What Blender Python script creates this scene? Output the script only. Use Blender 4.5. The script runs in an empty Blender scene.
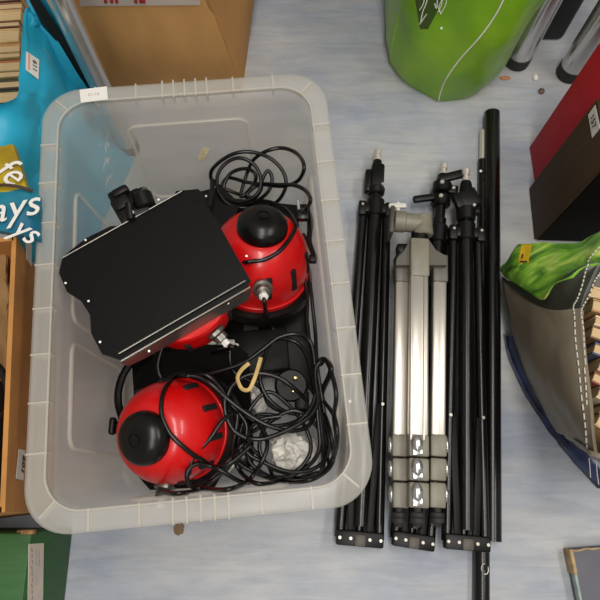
import bpy, bmesh, math, random
from mathutils import Vector, Matrix, noise
from math import sin, cos, pi, radians
random.seed(7)
S = bpy.context.scene
COL = S.collection
V = Vector

# ------------------------------------------------------------------ camera
H = 1.015
n = V((5.1, 198.2, 600.0)).normalized()
Xc = (V((1, 0, 0)) - n * n.x).normalized()
Yc = n.cross(Xc)
Rm = Matrix((Xc, Yc, n))            # world <- camera
cd = bpy.data.cameras.new('camera'); cam = bpy.data.objects.new('camera', cd); COL.objects.link(cam)
cd.sensor_width = 36; cd.lens = 36.0; cd.clip_start = 0.02
cam.matrix_world = Matrix.Translation((0, 0, H)) @ Rm.to_4x4()
S.camera = cam
CO = V((0, 0, H))

def ray(px, py):
    return Rm @ V(((px - 300) / 600, (300 - py) / 600, -1))
def U(px, py, z=0.0):
    """real-world point at height z that the photo shows at (px, py)"""
    d = ray(px, py)
    return CO + d * ((z - H) / d.z)
def UX(px, py, X):
    d = ray(px, py); return CO + d * (X / d.x)
def UY(px, py, Y):
    d = ray(px, py); return CO + d * (Y / d.y)

# ------------------------------------------------------------------ materials
def lin(c):
    r = []
    for x in c[:3]:
        x = x / 255
        r.append(x / 12.92 if x <= .04045 else ((x + .055) / 1.055) ** 2.4)
    return (*r, 1)

def mat(name, col, rough=.5, metal=0, spec=.5, var=0.0, vscale=20, bump=0.0, bscale=60, coat=0, col2=None, stretch=(1, 1, 1), detail=4):
    m = bpy.data.materials.new(name); m.use_nodes = True
    nt = m.node_tree; b = nt.nodes['Principled BSDF']
    b.inputs['Base Color'].default_value = lin(col)
    b.inputs['Roughness'].default_value = rough
    b.inputs['Metallic'].default_value = metal
    b.inputs['Specular IOR Level'].default_value = spec
    b.inputs['Coat Weight'].default_value = coat
    tc = nt.nodes.new('ShaderNodeTexCoord')
    mp = nt.nodes.new('ShaderNodeMapping'); mp.inputs['Scale'].default_value = stretch
    nt.links.new(tc.outputs['Object'], mp.inputs['Vector'])
    if var or col2:
        nz = nt.nodes.new('ShaderNodeTexNoise'); nz.inputs['Scale'].default_value = vscale; nz.inputs['Detail'].default_value = detail
        nt.links.new(mp.outputs['Vector'], nz.inputs['Vector'])
        cr = nt.nodes.new('ShaderNodeValToRGB')
        a = lin(col)
        if col2: c2 = lin(col2)
        else: c2 = tuple(min(1, x * (1 + var)) for x in a[:3]) + (1,); a = tuple(x * (1 - var) for x in a[:3]) + (1,)
        cr.color_ramp.elements[0].color = a; cr.color_ramp.elements[0].position = .35
        cr.color_ramp.elements[1].color = c2; cr.color_ramp.elements[1].position = .65
        nt.links.new(nz.outputs['Fac'], cr.inputs['Fac'])
        nt.links.new(cr.outputs['Color'], b.inputs['Base Color'])
    if bump:
        n2 = nt.nodes.new('ShaderNodeTexNoise'); n2.inputs['Scale'].default_value = bscale; n2.inputs['Detail'].default_value = 5
        nt.links.new(mp.outputs['Vector'], n2.inputs['Vector'])
        bp = nt.nodes.new('ShaderNodeBump'); bp.inputs['Strength'].default_value = bump; bp.inputs['Distance'].default_value = .004
        nt.links.new(n2.outputs['Fac'], bp.inputs['Height']); nt.links.new(bp.outputs['Normal'], b.inputs['Normal'])
    return m

def plastic_clear(name, col, alpha, rough=.3):
    """milky polypropylene: partly see-through, partly diffusing"""
    m = bpy.data.materials.new(name); m.use_nodes = True
    nt = m.node_tree; nd = nt.nodes; out = nd['Material Output']; b = nd['Principled BSDF']
    b.inputs['Base Color'].default_value = lin(col); b.inputs['Roughness'].default_value = rough
    b.inputs['Specular IOR Level'].default_value = .5
    tl = nd.new('ShaderNodeBsdfTranslucent'); tl.inputs['Color'].default_value = lin(col)
    m1 = nd.new('ShaderNodeMixShader'); m1.inputs[0].default_value = .45
    nt.links.new(b.outputs[0], m1.inputs[1]); nt.links.new(tl.outputs[0], m1.inputs[2])
    tr = nd.new('ShaderNodeBsdfTransparent'); tr.inputs['Color'].default_value = (.99, .99, .985, 1)
    m2 = nd.new('ShaderNodeMixShader'); m2.inputs[0].default_value = alpha
    nt.links.new(tr.outputs[0], m2.inputs[1]); nt.links.new(m1.outputs[0], m2.inputs[2])
    nt.links.new(m2.outputs[0], out.inputs['Surface'])
    return m

M = {}
M['black'] = mat('black_plastic', (13, 12, 11), .42, spec=.28, bump=.05, bscale=300)
M['satin'] = mat('satin_black_tube', (11, 10, 9), .26, spec=.5)
M['leaf'] = mat('black_painted_steel', (14, 13, 12), .45, spec=.18, bump=.05, bscale=120)
M['cable'] = mat('black_rubber_cable', (12, 12, 12), .33, spec=.5)
M['red'] = mat('red_enamel', (214, 12, 14), .33, spec=.5, coat=.25)
M['slot'] = mat('slot_black', (6, 5, 5), .8)
M['steel'] = mat('bright_steel', (222, 216, 206), .35, metal=.55)
M['greymetal'] = mat('grey_metal', (120, 117, 110), .35, metal=.8)
M['rivet'] = mat('rivet_steel', (190, 184, 172), .35, metal=.5)
M['knobblack'] = mat('knob_black', (15, 14, 13), .28, spec=.35, var=.3, vscale=60)
M['white'] = mat('white_paper', (235, 230, 222), .8)
M['ink'] = mat('ink', (40, 38, 40), .8)
M['redink'] = mat('red_ink', (170, 40, 45), .8)
M['aluminium'] = mat('champagne_aluminium', (205, 198, 186), .32, metal=.75, var=.05, vscale=8)
M['tripodgrey'] = mat('tripod_grey_plastic', (128, 123, 108), .4, var=.12, vscale=30)
M['tripoddark'] = mat('tripod_dark_plastic', (92, 88, 78), .4)
M['rubber'] = mat('rubber_foot', (44, 42, 40), .7)
M['chrome'] = mat('chrome', (205, 204, 202), .2, metal=.85)
M['tape'] = mat('masking_tape', (208, 176, 112), .8, var=.15, vscale=90)
M['card'] = mat('brown_cardboard', (206, 154, 92), .85, var=.10, vscale=5, stretch=(3, 3, 1), bump=.08, bscale=40)
M['card2'] = mat('orange_cardboard', (188, 130, 66), .8, var=.14, vscale=14, bump=.1, bscale=50)
M['kraft'] = mat('kraft_paper', (158, 122, 76), .85, var=.18, vscale=18, bump=.2, bscale=30)
M['tub'] = plastic_clear('milky_plastic', (250, 245, 236), .29, .28)
M['tubrim'] = plastic_clear('milky_plastic_rim', (236, 233, 225), .38, .22)
M['tubrib'] = plastic_clear('milky_plastic_rib', (240, 236, 226), .62, .3)

# floor: mottled blue-grey sheet vinyl with fine streaks running across
def floor_mat():
    m = bpy.data.materials.new('blue_grey_vinyl'); m.use_nodes = True
    nt = m.node_tree; nd = nt.nodes; L = nt.links; b = nd['Principled BSDF']
    b.inputs['Roughness'].default_value = .42; b.inputs['Specular IOR Level'].default_value = .35
    tc = nd.new('ShaderNodeTexCoord')
    def nz(scale, st, det=6, dist=0):
        mp = nd.new('ShaderNodeMapping'); mp.inputs['Scale'].default_value = st
        L.new(tc.outputs['Object'], mp.inputs['Vector'])
        x = nd.new('ShaderNodeTexNoise'); x.inputs['Scale'].default_value = scale; x.inputs['Detail'].default_value = det
        x.inputs['Distortion'].default_value = dist; x.inputs['Roughness'].default_value = .65
        L.new(mp.outputs['Vector'], x.inputs['Vector']); return x
    a = nz(6, (.7, 1.5, 1), 8); c1 = nd.new('ShaderNodeValToRGB')
    e = c1.color_ramp.elements
    e[0].position = .36; e[0].color = lin((156, 163, 177)); e[1].position = .66; e[1].color = lin((188, 187, 184))
    L.new(a.outputs['Fac'], c1.inputs['Fac'])
    s = nz(22, (.3, 2.6, 1), 10, .9); c2 = nd.new('ShaderNodeValToRGB')
    e = c2.color_ramp.elements
    e[0].position = .36; e[0].color = (.80, .80, .81, 1); e[1].position = .58; e[1].color = (1, 1, 1, 1)
    L.new(s.outputs['Fac'], c2.inputs['Fac'])
    mx = nd.new('ShaderNodeMix'); mx.data_type = 'RGBA'; mx.blend_type = 'MULTIPLY'; mx.inputs[0].default_value = .75
    L.new(c1.outputs['Color'], mx.inputs[6]); L.new(c2.outputs['Color'], mx.inputs[7])
    w = nz(7, (.5, 2.5, 1), 6, 1.2); c3 = nd.new('ShaderNodeValToRGB')
    e = c3.color_ramp.elements
    e[0].position = .60; e[0].color = (0, 0, 0, 1); e[1].position = .75; e[1].color = (.5, .5, .5, 1)
    L.new(w.outputs['Fac'], c3.inputs['Fac'])
    m2 = nd.new('ShaderNodeMix'); m2.data_type = 'RGBA'; m2.inputs[7].default_value = lin((168, 158, 146))
    L.new(c3.outputs['Color'], m2.inputs[0]); L.new(mx.outputs[2], m2.inputs[6])
    L.new(m2.outputs[2], b.inputs['Base Color'])
    bp = nd.new('ShaderNodeBump'); bp.inputs['Strength'].default_value = .06; bp.inputs['Distance'].default_value = .002
    L.new(s.outputs['Fac'], bp.inputs['Height']); L.new(bp.outputs['Normal'], b.inputs['Normal'])
    return m
M['floor'] = floor_mat()

# ------------------------------------------------------------------ mesh builder
def catmull(pts, sub, closed=False):
    P = [V(p) for p in pts]; N = len(P); out = []
    rng = N if closed else N - 1
    for i in range(rng):
        if closed: p0, p1, p2, p3 = P[(i - 1) % N], P[i], P[(i + 1) % N], P[(i + 2) % N]
        else:
            p1, p2 = P[i], P[i + 1]
            p0 = P[i - 1] if i else p1 * 2 - p2
            p3 = P[i + 2] if i + 2 < N else p2 * 2 - p1
        for k in range(sub):
            t = k / sub
            out.append(.5 * ((2 * p1) + (p2 - p0) * t + (2 * p0 - 5 * p1 + 4 * p2 - p3) * t * t + (3 * p1 - p0 - 3 * p2 + p3) * t ** 3))
    if not closed: out.append(P[-1].copy())
    return out

def frame(axis, up=None):
    a = V(axis).normalized()
    u = V(up) if up is not None else (V((0, 0, 1)) if abs(a.z) < .9 else V((0, 1, 0)))
    x = u.cross(a).normalized(); y = a.cross(x)
    return x, y, a

class MB:
    def __init__(s): s.v = []; s.f = []; s.mi = []; s.cur = 0
    def add(s, vs, fs):
        o = len(s.v); s.v += [V(x) for x in vs]
        for f in fs: s.f.append([i + o for i in f]); s.mi.append(s.cur)
    def box(s, c, size, ax=None, bev=0.0, seg=2):
        bm = bmesh.new(); bmesh.ops.create_cube(bm, size=1)
        for v in bm.verts: v.co = V((v.co.x * size[0], v.co.y * size[1], v.co.z * size[2]))
        if bev: bmesh.ops.bevel(bm, geom=bm.edges[:], offset=min(bev, min(size) * .45), segments=seg, profile=.5, affect='EDGES')
        bm.verts.ensure_lookup_table()
        if ax is None: ax = (V((1, 0, 0)), V((0, 1, 0)), V((0, 0, 1)))
        c = V(c)
        s.add([c + ax[0] * v.co.x + ax[1] * v.co.y + ax[2] * v.co.z for v in bm.verts], [[v.index for v in f.verts] for f in bm.faces])
        bm.free()
    def lathe(s, prof, p0, axis, n=24, up=None):
        x, y, a = frame(axis, up); p0 = V(p0); vs = []; fs = []
        for r, t in prof:
            for k in range(n):
                q = 2 * pi * k / n
                vs.append(p0 + a * t + (x * cos(q) + y * sin(q)) * max(r, 1e-5))
        for i in range(len(prof) - 1):
            for k in range(n):
                k2 = (k + 1) % n
                fs.append([i * n + k, i * n + k2, (i + 1) * n + k2, (i + 1) * n + k])
        if prof[0][0] > 1e-4: fs.append(list(range(n))[::-1])
        if prof[-1][0] > 1e-4: fs.append([(len(prof) - 1) * n + k for k in range(n)])
        s.add(vs, fs)
    def cyl(s, p0, p1, r0, r1=None, n=20, bev=0.0):
        p0 = V(p0); p1 = V(p1); L = (p1 - p0).length; r1 = r0 if r1 is None else r1
        b = min(bev, L * .4, r0 * .9, r1 * .9)
        pr = [(r0 - b, 0), (r0, b), (r1, L - b), (r1 - b, L)] if b else [(r0, 0), (r1, L)]
        s.lathe(pr, p0, p1 - p0, n)
    def tube(s, path, r, n=10, closed=False, flat=None):
        P = [V(p) for p in path]; N = len(P); vs = []; fs = []
        t = (P[1] - P[0]).normalized(); x, y, _ = frame(t)
        for i in range(N):
            if closed: t2 = (P[(i + 1) % N] - P[i - 1]).normalized()
            else: t2 = (P[min(i + 1, N - 1)] - P[max(i - 1, 0)])
            if t2.length < 1e-9: t2 = t
            t2 = t2.normalized()
            x = (x - t2 * x.dot(t2))
            x = x.normalized() if x.length > 1e-6 else frame(t2)[0]
            y = t2.cross(x); t = t2
            rr = r(i / (N - 1)) if callable(r) else r
            for k in range(n):
                q = 2 * pi * k / n
                if flat: vs.append(P[i] + x * cos(q) * flat[0] + y * sin(q) * flat[1])
                else: vs.append(P[i] + (x * cos(q) + y * sin(q)) * rr)
        for i in range(N if closed else N - 1):
            j = (i + 1) % N
            for k in range(n):
                k2 = (k + 1) % n
                fs.append([i * n + k, i * n + k2, j * n + k2, j * n + k])
        if not closed:
            fs.append(list(range(n))[::-1]); fs.append([(N - 1) * n + k for k in range(n)])
        s.add(vs, fs)
    def prism(s, pts, off):
        P = [V(p) for p in pts]; off = V(off); N = len(P)
        s.add(P + [p + off for p in P], [list(range(N)), list(range(N, 2 * N))[::-1]] + [[i, i + N, (i + 1) % N + N, (i + 1) % N] for i in range(N)])
    def slab(s, grid, off):
        """closed thick sheet: grid of points in front, the same moved by off(i, j, p) behind"""
        R = len(grid); C = len(grid[0])
        fr = [p for row in grid for p in row]
        bk = [grid[i][j] + (off(i / (R - 1), j / (C - 1)) if callable(off) else V(off)) for i in range(R) for j in range(C)]
        K = R * C; fs = []
        for i in range(R - 1):
            for j in range(C - 1):
                q = [i * C + j, i * C + j + 1, (i + 1) * C + j + 1, (i + 1) * C + j]
                fs.append(q); fs.append([x + K for x in q[::-1]])
        rim = [j for j in range(C)] + [i * C + C - 1 for i in range(1, R)] + [(R - 1) * C + j for j in range(C - 2, -1, -1)] + [i * C for i in range(R - 2, 0, -1)]
        for a, b in zip(rim, rim[1:] + rim[:1]): fs.append([b, a, a + K, b + K])
        s.add(fr + bk, fs)
    def build(s, name, m, parent=None, ang=35, fix=True):
        me = bpy.data.meshes.new(name)
        org = ORG.get(parent.name, V((0, 0, 0))) if parent else V((0, 0, 0))
        loc = V((0, 0, 0))
        if parent is None:
            xs = [v.x for v in s.v]; ys = [v.y for v in s.v]; zs = [v.z for v in s.v]
            loc = V(((min(xs) + max(xs)) / 2, (min(ys) + max(ys)) / 2, min(zs)))
        me.from_pydata([v - org - loc for v in s.v], [], s.f)
        for mm in (m if isinstance(m, (list, tuple)) else [m]): me.materials.append(mm)
        for p, k in zip(me.polygons, s.mi): p.material_index = k; p.use_smooth = True
        if fix:
            bm = bmesh.new(); bm.from_mesh(me); bmesh.ops.recalc_face_normals(bm, faces=bm.faces[:]); bm.to_mesh(me); bm.free()
        me.set_sharp_from_angle(angle=radians(ang))
        me.update()
        o = bpy.data.objects.new(name, me); COL.objects.link(o)
        o.location = loc
        if parent: o.parent = parent
        ORG[o.name] = org + loc
        return o
ORG = {}
def tag(o, label, cat, group=None, kind=None):
    o['label'] = label; o['category'] = cat
    if group: o['group'] = group
    if kind: o['kind'] = kind
    return o
def thing(name, label, cat, loc, group=None):
    o = bpy.data.objects.new(name, None); COL.objects.link(o); o.location = V(loc); o.empty_display_size = .05
    ORG[o.name] = V(loc)
    return tag(o, label, cat, group)

def fine(rows, nu, nv, wr=0.0, ws=12, seed=0):
    """smooth surface through a coarse grid of points, with wrinkles"""
    A = [catmull(r, nu) for r in rows]
    T = [catmull([A[i][j] for i in range(len(A))], nv) for j in range(len(A[0]))]
    G = [[T[j][i] for j in range(len(T))] for i in range(len(T[0]))]
    if wr:
        R, C = len(G), len(G[0]); D = [[None] * C for _ in range(R)]
        for i in range(R):
            for j in range(C):
                du = G[i][min(j + 1, C - 1)] - G[i][max(j - 1, 0)]; dv = G[min(i + 1, R - 1)][j] - G[max(i - 1, 0)][j]
                nn = du.cross(dv)
                nn = nn.normalized() if nn.length > 1e-9 else V((0, 0, 1))
                p = G[i][j]
                h = noise.noise(p * ws + V((seed, 0, 0))) + .5 * noise.noise(p * ws * 2.3 + V((0, seed, 0)))
                h = (1 - 2 * abs(noise.noise(p * ws * .8 + V((seed, seed, 3))))) * .7 + h * .5
                D[i][j] = p + nn * h * wr
        G = D
    return G

def text(name, s, org, xd, yd, size, m, parent, lift=.0004, shear=0, bold=0.0):
    cu = bpy.data.curves.new('t', 'FONT'); cu.body = s; cu.size = size; cu.shear = shear; cu.align_x = 'CENTER'; cu.align_y = 'CENTER'
    cu.extrude = .0002; cu.offset = bold; cu.resolution_u = 3
    ob = bpy.data.objects.new('t', cu); COL.objects.link(ob)
    me = bpy.data.meshes.new_from_object(ob.evaluated_get(bpy.context.evaluated_depsgraph_get()))
    bpy.data.objects.remove(ob); bpy.data.curves.remove(cu)
    x = V(xd).normalized(); y = V(yd); y = (y - x * y.dot(x)).normalized(); z = x.cross(y)
    b = MB(); org = V(org) + z * lift
    b.add([org + x * v.co.x + y * v.co.y + z * v.co.z for v in me.vertices], [list(p.vertices) for p in me.polygons])
    bpy.data.meshes.remove(me)
    return b.build(name, m, parent, fix=False)

# ------------------------------------------------------------------ setting
b = MB(); b.box((0.1, .5, -.02), (4.4, 4.4, .04)); fl = b.build('floor', M['floor']); fl['kind'] = 'structure'

# ================================================================== STORAGE TUB
TH = .285
cs = [U(45, 92, TH), U(321, 71, TH), U(375, 501, TH), U(24, 537.5, TH)]
ctr = sum(cs, V((0, 0, 0))) / 4
ly = ((cs[0] + cs[1]) - (cs[2] + cs[3])); ly.z = 0; ly.normalize()
lx = V((ly.y, -ly.x, 0))
TW = ((cs[1] - cs[0]).dot(lx) + (cs[2] - cs[3]).dot(lx)) / 2
TL = ((cs[0] - cs[3]).dot(ly) + (cs[1] - cs[2]).dot(ly)) / 2
print('tub', ctr, TW, TL, math.degrees(math.atan2(ly.x, ly.y)))
c0 = V((ctr.x, ctr.y, 0))
def T(x, y, z): return c0 + lx * x + ly * y + V((0, 0, z))
def rrect(hx, hy, r, z, n=10):
    out = []
    for qx, qy, a0 in ((1, 1, 0), (-1, 1, 90), (-1, -1, 180), (1, -1, 270)):
        for k in range(n + 1):
            a = radians(a0 + 90 * k / n)
            out.append(T(qx * (hx - r) + r * cos(a), qy * (hy - r) + r * sin(a), z))
    return out
hw, hl = TW / 2 + .0035, TL / 2 + .002
tub = thing('storage_tub', 'milky clear plastic storage tub holding the red lamps and black cables', 'tub', c0)
RW = .025
def loft(b, rings, cap0=True):
    N = len(rings[0]); vs = [p for r in rings for p in r]; fs = []
    for i in range(len(rings) - 1):
        for k in range(N): fs.append([i * N + k, i * N + (k + 1) % N, (i + 1) * N + (k + 1) % N, (i + 1) * N + k])
    if cap0: fs.append(list(range(N))[::-1])
    b.add(vs, fs)
bx, by = hw - .045, hl - .045
wx, wy = hw - RW, hl - RW
b = MB()
def wall_at(t): return bx + (wx - bx) * t, by + (wy - by) * t
rings = [rrect(bx - .012, by - .012, .03, .001)]
for t, z in ((0, .012), (.1, .03), (.5, .14), (.9, .25), (1, TH - .006)):
    x_, y_ = wall_at(t); rings.append(rrect(x_, y_, .034 + .010 * t, z))
loft(b, rings)
# pressed outlines on the inside of the walls
def wallpt(side, u, t):
    x_, y_ = wall_at(t); z = .012 + (TH - .018) * t
    if side == 'back': return T(u, y_ - .001, z)
    if side == 'front': return T(u, -y_ + .001, z)
    if side == 'left': return T(-x_ + .001, u, z)
    return T(x_ - .001, u, z)
b.cur = 1
for side, u0, u1 in (('back', -.10, .085), ('front', -.1, .1), ('left', -.03, .17), ('left', -.20, -.06), ('right', -.20, .17)):
    r_ = .018; path = []
    t0, t1 = (.06, .80); rt = r_ / TH
    for cx, cy, a0 in ((u1 - r_, t1 - rt, 0), (u0 + r_, t1 - rt, 90), (u0 + r_, t0 + rt, 180), (u1 - r_, t0 + rt, 270)):
        for k in range(6):
            a = radians(a0 + 18 * k); path.append(wallpt(side, cx + r_ * cos(a), cy + rt * sin(a)))
    b.tube(path, .0009, 6, closed=True)
o = b.build('body', [M['tub'], M['tub']], tub, 50)
sm = o.modifiers.new('s', 'SOLIDIFY'); sm.thickness = .0022; sm.offset = 1; 
b = MB()
rings = [rrect(wx, wy, .044, TH - .006), rrect(wx + .002, wy + .002, .044, TH), rrect(hw - .004, hl - .004, .052, TH), rrect(hw, hl, .054, TH - .003), rrect(hw + .0012, hl + .0012, .054, TH - .02)]
loft(b, rings, False)
o = b.build('rim', M['tubrim'], tub, 40)
sm = o.modifiers.new('s', 'SOLIDIFY'); sm.thickness = .002; sm.offset = -1
b = MB()
def rib(x, y, along_x, l=RW):
    b.box(T(x, y, TH - .0065), (l, .0022, .016) if along_x else (.0022, l, .016), (lx, ly, V((0, 0, 1))))
k = -.21
while k <= .211:
    for s_ in (-1, 1): rib(s_ * (hw - RW / 2 - .001), k, True)
    k += .06
for sgn in (-1, 1):
    for x in (-.128, -.07, .07, .128): rib(x, sgn * (hl - RW / 2 - .001), False)
    for x in (-.032, -.016, 0, .016, .032): rib(x, sgn * (hl - RW / 2 - .001), False, RW + .004)
for sx in (-1, 1):
    for sy in (-1, 1):
        d = (lx * sx + ly * sy).normalized()
        c = T(sx * (hw - .0315), sy * (hl - .0315), TH - .0065)
        b.box(c + d * .004, (RW, .0022, .016), (d, d.cross(V((0, 0, 1))), V((0, 0, 1))))
b.tube(rrect(wx + .001, wy + .001, .044, TH), .0014, 6, closed=True)
b.build('rim_rib', M['tubrib'], tub)
# paper label on the rim
b = MB(); q = [U(79.5, 90, TH + .001), U(107, 86.5, TH + .001), U(108, 99.5, TH + .001), U(81, 103, TH + .001)]
b.prism(q, (0, 0, .0006)); lb = b.build('rim_label', M['white'], tub); lb['label'] = 'small white paper sticker with faint print on the rim'
text('print', '01-16', (q[0] + q[1] + q[2] + q[3]) / 4 + V((0, 0, .0006)), q[1] - q[0], q[0] - q[3], .007, mat('faint_ink', (190, 184, 176), .8), lb)
# small gold label on the back wall of the tub
y_ = wall_at(.45)[1]
def back_inner(px, py):
    # march along the ray to the sloping back wall
    d = ray(px, py)
    for i in range(2000):
        p = CO + d * (.5 + i * .0005); r = p - c0; t = max(0, min(1, (r.z - .012) / (TH - .018)))
        if r.dot(ly) > wall_at(t)[1] - .0022: return p
    return p
b = MB(); qg = [back_inner(*p) for p in ((203, 147), (209.5, 148.5), (204.5, 160), (197.5, 159.5))]
b.prism(qg, (0, -.0005, .0003)); g_ = b.build('wall_label', mat('gold_label', (246, 228, 184), .5, var=.2, vscale=150), tub); g_['label'] = 'tiny gold sticker with a painted glint on the far wall'  # gold colour lightened to stand in for its metallic highlight

from mathutils.bvhtree import BVHTree
def surf_hit(meshverts, faces):
    bvh = BVHTree.FromPolygons(meshverts, faces)
    def f(px, py, off=.001):
        h = bvh.ray_cast(CO, ray(px, py).normalized())
        return (h[0] + h[1] * (off if h[1].dot(CO - h[0]) > 0 else -off)) if h[0] else None
    return f
def inn(p, m=.006, lift=.09):
    """keep a point inside the tub walls"""
    p = V(p); o_ = p.copy(); d_ = (CO - p).normalized()
    for i in range(60):
        r = p - c0; t = max(0, min(1, (r.z - .012) / (TH - .018))); x_, y_ = wall_at(t)
        if abs(r.dot(lx)) < x_ - m and abs(r.dot(ly)) < y_ - m: return p
        if (p - o_).length > lift: break
        p = p + d_ * .003
    r = o_ - c0; t = max(0, min(1, (r.z - .012) / (TH - .018))); x_, y_ = wall_at(t)
    return T(max(-x_ + m, min(x_ - m, r.dot(lx))), max(-y_ + m, min(y_ - m, r.dot(ly))), r.z)
# ================================================================== RED LAMPS
def lamp_body(t, o0, ax, R, gl_dir, slot0=.2, ring=True, gt=.32, sl=(.30, .962, .74, .925)):
    ax = V(ax).normalized(); o0 = V(o0)
    b = MB()
    prof = [(.98 * R, -.02 * R), (1.0 * R, .05 * R), (1.0 * R, .12 * R), (.965 * R, .16 * R), (.97 * R, .45 * R), (.945 * R, .68 * R), (.885 * R, .88 * R), (.79 * R, 1.06 * R), (.67 * R, 1.20 * R), (.53 * R, 1.29 * R), (.30 * R, 1.34 * R), (0, 1.35 * R)]
    pp = catmull([V((r, q, 0)) for r, q in prof], 3)
    b.lathe([(p.x, p.y) for p in pp], o0, ax, 56)
    HV = (b.v, b.f)
    hs = b.build('housing', M['red'], t, 60); hs['label'] = 'glossy red rounded lamp housing'
    # cooling slots
    x, y, _ = frame(ax)
    for k in range(11):
        b = MB(); a = 2 * pi * k / 11 + slot0
        rd = x * cos(a) + y * sin(a); tg = ax.cross(rd)
        q0 = o0 + rd * R * sl[1] + ax * R * sl[0]; q1 = o0 + rd * R * sl[3] + ax * R * sl[2]
        u = (q1 - q0).normalized(); nn = tg.cross(u).normalized()
        b.box((q0 + q1) / 2 + rd * R * .012, (R * .12, (q1 - q0).length, R * .10), (tg, u, nn), R * .03)
        b.build('cooling_slot', M['slot'], hs)
    b = MB()
    kr = .48 * R
    prof = [(.43 * R, 0), (kr, .03 * R), (kr, .10 * R), (.465 * R, .19 * R), (.40 * R, .27 * R), (.29 * R, .335 * R), (.2 * R, .365 * R), (.125 * R, .37 * R), (.12 * R, .35 * R), (.085 * R, .35 * R), (.08 * R, .375 * R), (.0, .378 * R)]
    b.lathe(prof, o0 + ax * 1.29 * R, ax, 40)
    kb = b.build('focus_knob', M['knobblack'], t, 40); kb['label'] = 'round black domed knob on top of the housing'
    if ring:
        b = MB(); b.lathe([(.8 * R, -.30 * R), (1.10 * R, -.30 * R), (1.12 * R, -.2 * R), (1.10 * R, -.03 * R), (.9 * R, 0)], o0, ax, 48)
        b.build('front_ring', M['black'], t)
    # silver cable gland with pale cable sleeve
    g = V(gl_dir); g = (g - ax * g.dot(ax)).normalized()
    b = MB(); p0 = o0 + ax * R * gt + g * R * .93
    gd = (g * .8 + ax * .35).normalized()
    b.lathe([(.15 * R, 0), (.19 * R, .03 * R), (.19 * R, .10 * R), (.12 * R, .12 * R), (.14 * R, .14 * R), (.14 * R, .25 * R), (.08 * R, .28 * R), (.0, .28 * R)], p0, gd, 12)
    gl = b.build('cable_gland', M['greymetal'], t, 30); gl['label'] = 'silver cable gland'
    b = MB(); b.lathe([(.07 * R, 0), (.09 * R, .12 * R), (.05 * R, .16 * R), (0, .16 * R)], p0 + gd * .27 * R, gd, 7)
    b.build('cable_sleeve', M['white'], gl)
    return p0 + gd * .4 * R, HV

def cable(parent, pts, r=.0031, sub=7, name='power_cable'):
    b = MB(); b.tube(catmull([inn(p, .006, .13) for p in pts], sub), r, 9); return b.build(name, M['cable'], parent, 80)

R0 = .070
Z = V((0, 0, 1))
# ---- first lamp, standing upright in the back of the tub
A0 = U(259, 274, .084)
lampA = thing('studio_lamp', 'red studio lamp standing upright with domed black knob near the tub back', 'lamp', (A0.x, A0.y, .003), 'red studio lamps in the tub')
gA, hvA = lamp_body(lampA, A0, (0.09, .33, .94), .081, V((.04, -1, 0)), .32, True, .74, (.42, .955, .92, .86))
# square barn-door plate under it, with folded flaps
def plate(b, pxs, z, th=.002, dz=None):
    P = [inn(U(px, py, z if dz is None else dz[i]), .003, 0) for i, (px, py) in enumerate(pxs)]
    b.prism(P, (0, 0, -th)); return P
b = MB(); plate(b, [(212, 196), (298, 205), (316, 262), (313, 352), (226, 352), (206, 262)], .036)
bd = b.build('barn_door', M['leaf'], lampA); bd['label'] = 'black steel barn door frame under the lamp'
b = MB(); plate(b, [(228, 322), (312, 322), (313, 345), (226, 345)], .042, .003); b.build('door_flap', M['leaf'], bd)
b = MB(); plate(b, [(262, 346), (311, 340), (314, 386), (300, 392), (268, 372)], .06, .018, dz=[.06, .06, .045, .045, .05])
b.build('door_flap', M['leaf'], bd)
b = MB(); plate(b, [(244, 322), (258, 322), (258, 331), (244, 331)], .0445, .002); b.build('door_tab', M['greymetal'], bd)
b = MB()
plate(b, [(198, 192), (222, 186), (240, 204), (226, 236), (212, 245)], .09, .002)
b.build('door_flap', M['leaf'], bd)
for px, py in ((203, 203), (206, 196)):
    b = MB(); b.cyl(U(px, py, .089), U(px, py, .0925), .0020, n=10); b.build('door_rivet', M['rivet'], bd)
# right-hand bracket with wing nut
b = MB()
b.tube(catmull([U(300, 207, .16), U(306, 208, .16), U(311, 222, .16), U(309, 240, .16), U(314, 256, .165)], 5), .0042, 8)
b.box(U(313, 259, .165), (.013, .013, .013), None, .003)
b.box(U(304, 209, .16), (.02, .013, .012), None, .003)
b.box(U(309, 232, .158), (.006, .05, .010), None, .002)
b.build('yoke', M['black'], lampA)
b = MB(); b.cyl(U(299, 209, .165), U(297.5, 199.5, .175), .0022, n=10); b.build('yoke_screw', M['steel'], lampA)
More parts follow.
